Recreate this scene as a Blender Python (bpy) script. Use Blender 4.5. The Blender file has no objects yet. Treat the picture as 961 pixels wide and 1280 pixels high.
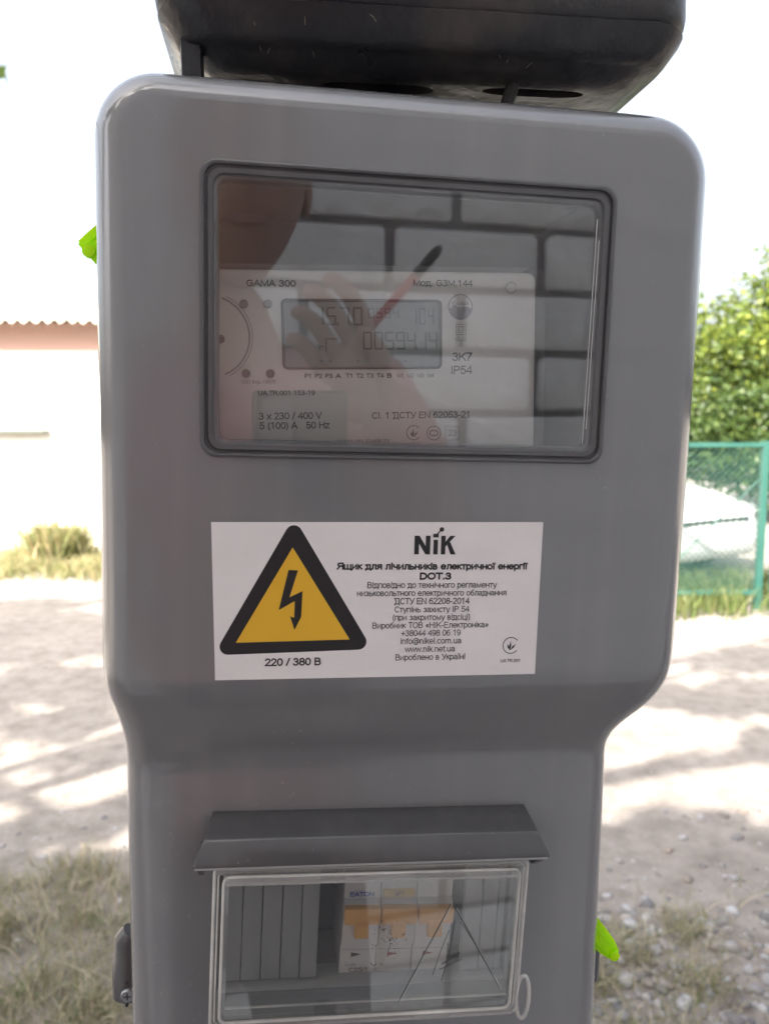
import bpy, bmesh, math, random
import numpy as np
from mathutils import Vector, Matrix, noise
random.seed(7); rng = np.random.default_rng(7)
S = bpy.context.scene; COL = S.collection
PI = math.pi; rad = math.radians

# ------------------------------------------------------------------ camera
cd = bpy.data.cameras.new('camera'); cam = bpy.data.objects.new('camera', cd); COL.objects.link(cam); S.camera = cam
cd.sensor_fit = 'VERTICAL'; cd.sensor_height = 34.6; cd.lens = 34.6 * 960 / 1280
cam.location = (0, 0, 1.5); cam.rotation_euler = (rad(90 - 6.5), 0, 0)
cd.clip_start = 0.01; cd.clip_end = 500
cd.dof.use_dof = True; cd.dof.focus_distance = 0.31; cd.dof.aperture_fstop = 13

# ------------------------------------------------------------------ light
SUN_EL, SUN_AZ = 41, 213          # degrees; azimuth clockwise from +Y (from behind, a little to the left)
w = bpy.data.worlds.new('World'); S.world = w; w.use_nodes = True
nt = w.node_tree; bg = nt.nodes['Background']
sky = nt.nodes.new('ShaderNodeTexSky'); sky.sky_type = 'NISHITA'; sky.sun_disc = False
sky.sun_elevation = rad(SUN_EL); sky.sun_rotation = rad(SUN_AZ)
sky.air_density = 1.0; sky.dust_density = 8.0; sky.ozone_density = 0.6
hsv = nt.nodes.new('ShaderNodeHueSaturation'); hsv.inputs['Saturation'].default_value = .45; hsv.inputs['Value'].default_value = 1.08     # sky colour desaturated and its brightness raised towards white
nt.links.new(sky.outputs[0], hsv.inputs['Color']); nt.links.new(hsv.outputs[0], bg.inputs[0]); bg.inputs[1].default_value = 0.15
sd = bpy.data.lights.new('sun', 'SUN'); sun = bpy.data.objects.new('sun', sd); COL.objects.link(sun)
sd.energy = 5.0; sd.angle = rad(0.53); sd.color = (1, 0.93, 0.82)
SD = Vector((math.sin(rad(SUN_AZ)) * math.cos(rad(SUN_EL)), math.cos(rad(SUN_AZ)) * math.cos(rad(SUN_EL)), math.sin(rad(SUN_EL))))
sun.rotation_euler = SD.to_track_quat('Z', 'Y').to_euler(); sun.location = SD * 30
S.view_settings.view_transform = 'Standard'; S.view_settings.look = 'None'
S.view_settings.exposure = 1.75; S.view_settings.gamma = 1

# ------------------------------------------------------------------ materials
def mat(name, col, rough=0.5, spec=0.5, metal=0, noise_amt=0, scale=10, col2=None, bump=0, bscale=80, trans=0, alpha=None, coat=0, detail=4, contrast=(0.35, 0.65), sss=0, rvar=0):
    m = bpy.data.materials.new(name); m.use_nodes = True; t = m.node_tree; p = t.nodes['Principled BSDF']
    p.inputs['Base Color'].default_value = (*col, 1); p.inputs['Roughness'].default_value = rough
    p.inputs['Specular IOR Level'].default_value = spec; p.inputs['Metallic'].default_value = metal
    p.inputs['Transmission Weight'].default_value = trans; p.inputs['Coat Weight'].default_value = coat
    tc = t.nodes.new('ShaderNodeTexCoord')
    if col2 is not None:
        n = t.nodes.new('ShaderNodeTexNoise'); n.inputs['Scale'].default_value = scale; n.inputs['Detail'].default_value = detail; n.inputs['Roughness'].default_value = 0.6
        r = t.nodes.new('ShaderNodeValToRGB'); r.color_ramp.elements[0].position = contrast[0]; r.color_ramp.elements[1].position = contrast[1]
        r.color_ramp.elements[0].color = (*col, 1); r.color_ramp.elements[1].color = (*col2, 1)
        t.links.new(tc.outputs['Object'], n.inputs['Vector']); t.links.new(n.outputs['Fac'], r.inputs[0]); t.links.new(r.outputs[0], p.inputs['Base Color'])
    if bump:
        n2 = t.nodes.new('ShaderNodeTexNoise'); n2.inputs['Scale'].default_value = bscale; n2.inputs['Detail'].default_value = 5
        b = t.nodes.new('ShaderNodeBump'); b.inputs['Strength'].default_value = bump; b.inputs['Distance'].default_value = 1.0 / bscale
        t.links.new(tc.outputs['Object'], n2.inputs['Vector']); t.links.new(n2.outputs['Fac'], b.inputs['Height']); t.links.new(b.outputs[0], p.inputs['Normal'])
    if rvar:
        n3 = t.nodes.new('ShaderNodeTexNoise'); n3.inputs['Scale'].default_value = 30; n3.inputs['Detail'].default_value = 6
        mr = t.nodes.new('ShaderNodeMapRange'); mr.inputs['From Min'].default_value = .3; mr.inputs['From Max'].default_value = .7
        mr.inputs['To Min'].default_value = max(0, rough - rvar); mr.inputs['To Max'].default_value = rough + rvar
        t.links.new(tc.outputs['Object'], n3.inputs['Vector']); t.links.new(n3.outputs['Fac'], mr.inputs[0]); t.links.new(mr.outputs[0], p.inputs['Roughness'])
    return m

def clear_mat(name, ior=1.5, tint=(1, 1, 1), rough=0.0, dust=0.0, dcol=(.55, .53, .5)):
    """clear moulded plastic: straight transmission plus a Fresnel mirror and a little dust"""
    m = bpy.data.materials.new(name); m.use_nodes = True; t = m.node_tree; t.nodes.clear()
    o = t.nodes.new('ShaderNodeOutputMaterial'); tr = t.nodes.new('ShaderNodeBsdfTransparent'); tr.inputs[0].default_value = (*tint, 1)
    g = t.nodes.new('ShaderNodeBsdfGlossy'); g.inputs['Roughness'].default_value = rough
    f = t.nodes.new('ShaderNodeFresnel'); f.inputs[0].default_value = ior
    geo = t.nodes.new('ShaderNodeNewGeometry')          # both faces of the slab behave alike
    sub = t.nodes.new('ShaderNodeMath'); sub.operation = 'MULTIPLY_ADD'; sub.inputs[1].default_value = (1 / ior - ior); sub.inputs[2].default_value = ior
    t.links.new(geo.outputs['Backfacing'], sub.inputs[0])
    t.links.new(sub.outputs[0], f.inputs[0]); f.inputs[0].default_value = ior
    # Fresnel node already inverts ior on backfaces, so feed 1/ior there
    mx = t.nodes.new('ShaderNodeMixShader')
    t.links.new(f.outputs[0], mx.inputs[0]); t.links.new(tr.outputs[0], mx.inputs[1]); t.links.new(g.outputs[0], mx.inputs[2])
    last = mx
    if dust:
        d = t.nodes.new('ShaderNodeBsdfDiffuse'); d.inputs[0].default_value = (*dcol, 1)
        tc = t.nodes.new('ShaderNodeTexCoord'); n = t.nodes.new('ShaderNodeTexNoise'); n.inputs['Scale'].default_value = 22; n.inputs['Detail'].default_value = 8
        mr = t.nodes.new('ShaderNodeMapRange'); mr.inputs['From Min'].default_value = .3; mr.inputs['From Max'].default_value = .75; mr.inputs['To Min'].default_value = dust * .5; mr.inputs['To Max'].default_value = dust * 1.6
        t.links.new(tc.outputs['Object'], n.inputs['Vector']); t.links.new(n.outputs['Fac'], mr.inputs[0])
        m2 = t.nodes.new('ShaderNodeMixShader'); t.links.new(mr.outputs[0], m2.inputs[0]); t.links.new(last.outputs[0], m2.inputs[1]); t.links.new(d.outputs[0], m2.inputs[2]); last = m2
    t.links.new(last.outputs[0], o.inputs[0]); return m

def leaf_mat(name, cols, rough=.5, tl=.35):
    m = bpy.data.materials.new(name); m.use_nodes = True; t = m.node_tree; p = t.nodes['Principled BSDF']; p.inputs['Roughness'].default_value = rough
    geo = t.nodes.new('ShaderNodeNewGeometry'); r = t.nodes.new('ShaderNodeValToRGB')
    for i, c in enumerate(cols):
        e = r.color_ramp.elements[i] if i < 2 else r.color_ramp.elements.new(i / (len(cols) - 1))
        e.position = i / (len(cols) - 1); e.color = (*c, 1)
    t.links.new(geo.outputs['Random Per Island'], r.inputs[0]); t.links.new(r.outputs[0], p.inputs['Base Color'])
    tb = t.nodes.new('ShaderNodeBsdfTranslucent'); t.links.new(r.outputs[0], tb.inputs[0])
    mx = t.nodes.new('ShaderNodeMixShader'); mx.inputs[0].default_value = tl
    o = t.nodes['Material Output']; t.links.new(p.outputs[0], mx.inputs[1]); t.links.new(tb.outputs[0], mx.inputs[2]); t.links.new(mx.outputs[0], o.inputs[0]); return m

M = dict(
    grey=mat('grey_plastic', (.190, .193, .203), .20, .5, col2=(.204, .205, .212), contrast=(.15, .85), scale=5, bump=.02, bscale=900, rvar=.02, coat=.9),
    greydark=mat('dark_grey_plastic', (.10, .10, .105), .3, .5),
    hood=mat('visor_plastic', (.075, .074, .078), .24, .5, rvar=.01, coat=.2),
    inner=mat('inner_plate_plastic', (.33, .33, .335), .4, .4),
    gap=mat('black_gap', (.012, .012, .014), .6),
    pane=clear_mat('clear_window_plastic', 2.0, (.97, .98, .99), 0.0, .02),
    mpane=clear_mat('clear_meter_cover', 1.5, (.985, .985, .985), 0.01, .0),
    lid=clear_mat('clear_lid_plastic', 2.15, (.95, .96, .955), 0.01, .05),
    lidrim=clear_mat('whitened_rim_plastic', 1.7, (.9, .9, .88), .10, .55, (.82, .80, .77)), lidband=clear_mat('pale_lid_band', 1.5, (.9, .9, .9), .1, .22, (.75, .74, .72)),  # rim whitened to imitate edge glints; bands mixed with a pale diffuse
    scratch=mat('scratch_line', (.07, .075, .072), .3),
    glint=mat('painted_glint', (.55, .55, .53), .3),  # painted highlight lines: pane edge and beside the lid scratches
    paper=mat('sticker_paper', (.80, .755, .76), .35, .4, col2=(.83, .79, .79), scale=9, rvar=.05, bump=.08, bscale=60),
    ink=mat('black_print', (.018, .017, .02), .45),
    yellow=mat('yellow_print', (.78, .44, .03), .4, col2=(.82, .47, .035), scale=8),
    cream=mat('meter_face_cream', (.66, .62, .57), .45, .4, col2=(.69, .65, .6), scale=6),
    mink=mat('meter_print', (.09, .085, .09), .5),
    minkl=mat('faint_meter_print', (.26, .25, .25), .5),
    lcd=mat('lcd_grey_green', (.25, .27, .26), .22, .5),
    seg=mat('lcd_segments', (.085, .095, .098), .4),
    knob=mat('meter_button_grey', (.13, .12, .12), .4),
    brk=mat('breaker_white', (.72, .68, .66), .4, .4),
    brkside=mat('breaker_seam', (.22, .2, .2), .5),
    orange=mat('breaker_orange', (.82, .42, .12), .4, .4),
    blue=mat('blue_print', (.05, .12, .45), .5),
    redp=mat('red_print', (.35, .08, .07), .5),
    steel=mat('dull_steel', (.45, .45, .46), .35, .5, metal=.9),
    tank=mat('weathered_black_plastic', (.018, .018, .022), .36, .5, col2=(.12, .095, .075), scale=9, bump=.12, bscale=120, detail=14, contrast=(.50, .80), rvar=.12),
    seal=None,
    wood=mat('grey_weathered_wood', (.20, .16, .12), .8, .2, col2=(.12, .1, .08), scale=14, bump=.4, bscale=30),
    brick=mat('white_painted_brick', (.80, .81, .83), .7, .3, col2=(.68, .69, .71), scale=9, bump=.5, bscale=25),
    mortar=mat('grey_mortar', (.17, .17, .185), .9, .1, col2=(.28, .28, .29), scale=14, bump=.6, bscale=20),
    stucco=mat('white_stucco', (.78, .77, .74), .9, .1, col2=(.72, .70, .66), scale=.8, bump=.3, bscale=30),
    roof=mat('pale_corrugated_sheet', (.52, .52, .46), .85, .2, col2=(.46, .46, .40), scale=1.3, bump=.2, bscale=20),
    eave_shade=mat('eave_shade_tint', (.52, .34, .29), .8),  # shade below the eave put into this colour
    zinc=mat('zinc_strip', (.10, .12, .10), .5, metal=.3),
    green=mat('green_paint', (.02, .085, .068), .45, .5, col2=(.03, .105, .085), scale=3),
    mesh=mat('green_wire', (.02, .09, .075), .5),
    carw=mat('white_car_paint', (.80, .80, .82), .2, .5, coat=.6),
    glass=mat('dark_car_glass', (.03, .04, .045), .05, .8),
    tyre=mat('tyre_rubber', (.02, .02, .02), .8),
    chrome=mat('alloy', (.5, .5, .52), .3, metal=1),
    lamp=mat('headlight_lens', (.6, .62, .65), .08, .8, coat=.5),
    bark=mat('bark', (.11, .085, .06), .9, .1, col2=(.07, .055, .04), scale=12, bump=.7, bscale=15),
    leaf=leaf_mat('sunny_leaves', [(.035, .065, .012), (.10, .15, .02), (.24, .28, .045), (.05, .09, .018), (.15, .20, .03)]),
    leafd=leaf_mat('dark_leaves', [(.03, .06, .015), (.05, .09, .02), (.08, .12, .025)]),
    weed=leaf_mat('weeds', [(.14, .18, .05), (.32, .30, .13), (.42, .34, .19), (.10, .14, .05), (.38, .34, .2)], .6),
    grass=leaf_mat('dry_grass', [(.42, .34, .24), (.12, .17, .05), (.30, .25, .16), (.52, .44, .34), (.16, .19, .08), (.26, .20, .15)], .6, .2),
    fweed=leaf_mat('fence_weed_leaves', [(.06, .11, .025), (.12, .17, .04), (.22, .22, .09), (.05, .09, .02)], .6),
    stone=None,
    skin=mat('skin', (.36, .20, .145), .45, .4, col2=(.40, .23, .17), scale=14),
    shirt=mat('pink_shirt', (.42, .22, .21), .85, .2, col2=(.47, .26, .25), scale=20),
    trousers=mat('dark_trousers', (.05, .055, .075), .85, .2),
    hair=mat('dark_hair', (.03, .022, .018), .6, .3),
    phone=mat('black_phone', (.02, .02, .024), .2, .5),
    pencil=mat('red_pencil_paint', (.50, .06, .05), .35, .5),
    tip=mat('black_pencil_end', (.015, .015, .018), .4),
    shoe=mat('black_shoe', (.03, .03, .03), .6),
    eye=mat('eye_white', (.7, .68, .65), .2),
    lips=mat('lips', (.30, .15, .115), .5),
)
def seal_mat():
    m = leaf_mat('fluorescent_green_plastic', [(.90, 1, .008), (.62, 1, .008)], .12, .62); return m
M['grey'].node_tree.nodes['Principled BSDF'].inputs['Coat Roughness'].default_value = .1
def wear(m, specks=.5, streak=.10):
    # fine pale dust specks and faint vertical rain streaks on the plastic
    t = m.node_tree; p = t.nodes['Principled BSDF']; src = p.inputs['Base Color'].links[0].from_socket if p.inputs['Base Color'].links else None
    tc = t.nodes.new('ShaderNodeTexCoord')
    n = t.nodes.new('ShaderNodeTexNoise'); n.inputs['Scale'].default_value = 420; n.inputs['Detail'].default_value = 2; t.links.new(tc.outputs['Object'], n.inputs['Vector'])
    n2 = t.nodes.new('ShaderNodeTexNoise'); n2.inputs['Scale'].default_value = 18; n2.inputs['Detail'].default_value = 3; t.links.new(tc.outputs['Object'], n2.inputs['Vector'])
    add = t.nodes.new('ShaderNodeMath'); add.operation = 'MULTIPLY_ADD'; add.inputs[1].default_value = .22; t.links.new(n2.outputs['Fac'], add.inputs[0]); t.links.new(n.outputs['Fac'], add.inputs[2])
    mr = t.nodes.new('ShaderNodeMapRange'); mr.inputs['From Min'].default_value = .80; mr.inputs['From Max'].default_value = .92; mr.inputs['To Max'].default_value = specks; t.links.new(add.outputs[0], mr.inputs[0])
    mp_ = t.nodes.new('ShaderNodeMapping'); mp_.inputs['Scale'].default_value = (60, 60, 3.5); t.links.new(tc.outputs['Object'], mp_.inputs[0])
    n3 = t.nodes.new('ShaderNodeTexNoise'); n3.inputs['Scale'].default_value = 1; n3.inputs['Detail'].default_value = 5; t.links.new(mp_.outputs[0], n3.inputs['Vector'])
    m3 = t.nodes.new('ShaderNodeMapRange'); m3.inputs['From Min'].default_value = .48; m3.inputs['From Max'].default_value = .8; m3.inputs['To Max'].default_value = streak; t.links.new(n3.outputs['Fac'], m3.inputs[0])
    mx_ = t.nodes.new('ShaderNodeMath'); mx_.operation = 'MAXIMUM'; t.links.new(mr.outputs[0], mx_.inputs[0]); t.links.new(m3.outputs[0], mx_.inputs[1])
    mix = t.nodes.new('ShaderNodeMix'); mix.data_type = 'RGBA'; mix.inputs[7].default_value = (.50, .47, .43, 1); mix.inputs[6].default_value = p.inputs['Base Color'].default_value
    if src: t.links.new(src, mix.inputs[6])
    t.links.new(mx_.outputs[0], mix.inputs[0]); t.links.new(mix.outputs[2], p.inputs['Base Color'])
wear(M['grey'], .18, .09); wear(M['hood'], .16, .05); wear(M['greydark'], .12, .05)
M['seal'] = seal_mat()
M['stone'] = leaf_mat('gravel_stones', [(.17, .16, .155), (.27, .26, .26), (.38, .385, .40), (.25, .21, .18), (.13, .13, .14), (.31, .30, .30)], .9, 0.0)

def ground_mat():
    m = bpy.data.materials.new('sandy_dirt'); m.use_nodes = True; t = m.node_tree; p = t.nodes['Principled BSDF']; p.inputs['Roughness'].default_value = .95; p.inputs['Specular IOR Level'].default_value = .1
    tc = t.nodes.new('ShaderNodeTexCoord')
    def nz(sc, det=6):
        n = t.nodes.new('ShaderNodeTexNoise'); n.inputs['Scale'].default_value = sc; n.inputs['Detail'].default_value = det; n.inputs['Roughness'].default_value = .65; t.links.new(tc.outputs['Object'], n.inputs['Vector']); return n
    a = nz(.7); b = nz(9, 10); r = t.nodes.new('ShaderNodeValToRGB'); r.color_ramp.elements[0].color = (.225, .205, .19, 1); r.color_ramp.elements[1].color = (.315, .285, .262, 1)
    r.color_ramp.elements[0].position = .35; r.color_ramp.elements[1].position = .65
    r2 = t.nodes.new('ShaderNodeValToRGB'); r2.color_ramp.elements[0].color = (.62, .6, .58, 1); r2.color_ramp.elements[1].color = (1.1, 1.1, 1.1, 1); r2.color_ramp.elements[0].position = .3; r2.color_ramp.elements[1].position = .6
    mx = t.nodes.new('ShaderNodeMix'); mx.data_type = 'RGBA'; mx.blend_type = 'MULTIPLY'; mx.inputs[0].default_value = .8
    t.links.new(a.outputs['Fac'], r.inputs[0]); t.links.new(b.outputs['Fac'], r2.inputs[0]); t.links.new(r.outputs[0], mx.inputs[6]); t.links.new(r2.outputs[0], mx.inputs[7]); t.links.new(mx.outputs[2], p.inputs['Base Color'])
    c = nz(40, 8); bp = t.nodes.new('ShaderNodeBump'); bp.inputs['Strength'].default_value = .6; bp.inputs['Distance'].default_value = .02
    t.links.new(c.outputs['Fac'], bp.inputs['Height']); t.links.new(bp.outputs[0], p.inputs['Normal']); return m
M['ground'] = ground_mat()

# ------------------------------------------------------------------ helpers
def link(o): COL.objects.link(o); return o
WM = {}                                            # world matrix of every thing or part by name
def thing(name, label, cat, mw, group=None):
    o = link(bpy.data.objects.new(name, None)); o.matrix_world = mw; WM[o.name] = mw.copy(); o.empty_display_size = .05
    o['label'] = label; o['category'] = cat
    if group: o['group'] = group
    return o
def mesh_from(bm, name, m, smooth=None):
    me = bpy.data.meshes.new(name); bm.normal_update(); bm.to_mesh(me); bm.free(); me.materials.append(m)
    if smooth is not None:
        for p in me.polygons: p.use_smooth = True
        me.set_sharp_from_angle(angle=rad(smooth))
    return me
def obj(name, bm, m, parent=None, frame=None, smooth=None, label=None, kind=None):
    """bm is in frame coordinates (a world matrix); it ends up in its parent's own coordinates"""
    frame = frame or Matrix()
    if parent is not None: bm.transform(WM[parent.name].inverted() @ frame)
    elif frame: bm.transform(frame)
    o = link(bpy.data.objects.new(name, mesh_from(bm, name, m, smooth)))
    if parent is not None: o.parent = parent; WM[o.name] = WM[parent.name].copy()
    else: WM[o.name] = Matrix()
    if label: o['label'] = label
    if kind: o['kind'] = kind
    return o
def tag(o, label=None, cat=None, group=None, kind=None):
    if label: o['label'] = label
    if cat: o['category'] = cat
    if group: o['group'] = group
    if kind: o['kind'] = kind
    return o
def copy_tree(o, parent=None):
    c = link(o.copy())
    if parent is not None: c.parent = parent
    WM[c.name] = WM[o.name].copy()
    for ch in list(o.children): copy_tree(ch, c)
    return c
def box(bm, x0, x1, y0, y1, z0, z1, bev=0, seg=2):
    v = [bm.verts.new((x, y, z)) for x in (x0, x1) for y in (y0, y1) for z in (z0, z1)]
    fs = [bm.faces.new([v[i] for i in q]) for q in ((0, 1, 3, 2), (4, 6, 7, 5), (0, 4, 5, 1), (2, 3, 7, 6), (0, 2, 6, 4), (1, 5, 7, 3))]
    if bev:
        es = list({e for f in fs for e in f.edges}); bmesh.ops.bevel(bm, geom=es, offset=bev, segments=seg, profile=.5, affect='EDGES')
    return bm
def nbox(*a, **k): return box(bmesh.new(), *a, **k)
def ringloft(rings, cap0=True, cap1=True, bm=None, closed=True):
    bm = bm or bmesh.new(); R = [[bm.verts.new(p) for p in r] for r in rings]
    for a, b in zip(R, R[1:]):
        n = len(a)
        for i in range(n if closed else n - 1):
            j = (i + 1) % n; bm.faces.new((a[i], a[j], b[j], b[i]))
    if cap0: bm.faces.new(R[0][::-1])
    if cap1: bm.faces.new(R[-1])
    return bm
def rr(x0, x1, z0, z1, r, d, n=6):
    """rounded rectangle in the x,z plane at depth d, seen from the front (-depth) anticlockwise"""
    r = max(r, 1e-5); pts = []
    for cx, cz, a0 in ((x1 - r, z1 - r, 0), (x0 + r, z1 - r, 90), (x0 + r, z0 + r, 180), (x1 - r, z0 + r, 270)):
        for k in range(n + 1):
            a = rad(a0 + 90 * k / n); pts.append((cx + r * math.cos(a), d, cz + r * math.sin(a)))
    return pts
def insets(x0, x1, z0, z1, r, prof, n=6): return [rr(x0 + i, x1 - i, z0 + i, z1 - i, max(r - i, .0003), d, n) for i, d in prof]
def tube(pts, r, bm=None, n=8, caps=True, closed=False):
    bm = bm or bmesh.new(); pts = [Vector(p) for p in pts]; rs = r if isinstance(r, (list, tuple)) else [r] * len(pts)
    rings = []; up = None
    for i, p in enumerate(pts):
        a = pts[i - 1] if i or closed else p; b = pts[(i + 1) % len(pts)] if i < len(pts) - 1 or closed else p
        t = (b - a).normalized()
        if up is None: up = Vector((0, 0, 1)) if abs(t.z) < .9 else Vector((1, 0, 0))
        u = t.cross(up).normalized(); v = u.cross(t).normalized(); up = v
        rings.append([p + u * math.cos(2 * PI * k / n) * rs[i] + v * math.sin(2 * PI * k / n) * rs[i] for k in range(n)])
    if closed: rings.append(rings[0])
    R = [[bm.verts.new(q) for q in ring] for ring in (rings[:-1] if closed else rings)]
    if closed: R.append(R[0])
    for a, b in zip(R, R[1:]):
        for k in range(n): bm.faces.new((a[k], a[(k + 1) % n], b[(k + 1) % n], b[k]))
    if caps and not closed: bm.faces.new(R[0][::-1]); bm.faces.new(R[-1])
    return bm
def disc(cx, cz, r, d, h, n=24, bm=None):
    """short cylinder facing the front, face at depth d, thickness h"""
    pr = [(r, d + h), (r, d + .15 * h), (r * .93, d)]
    return ringloft([[(cx + q * math.cos(2 * PI * k / n), dd, cz + q * math.sin(2 * PI * k / n)) for k in range(n)] for q, dd in pr], bm=bm)
def poly(pts, d, bm=None):
    bm = bm or bmesh.new(); bm.faces.new([bm.verts.new((x, d, z)) for x, z in pts]); bmesh.ops.triangulate(bm, faces=bm.faces[:]); return bm
def from_np(name, V, F, m, kind=None):
    me = bpy.data.meshes.new(name); nv = len(V); nf, k = F.shape
    me.vertices.add(nv); me.vertices.foreach_set('co', np.asarray(V, dtype=np.float32).ravel()); me.loops.add(nf * k); me.loops.foreach_set('vertex_index', F.astype(np.int32).ravel())
    me.polygons.add(nf); me.polygons.foreach_set('loop_start', np.arange(nf, dtype=np.int32) * k)
    me.update(calc_edges=True); me.validate(); me.materials.append(m); return me

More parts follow.
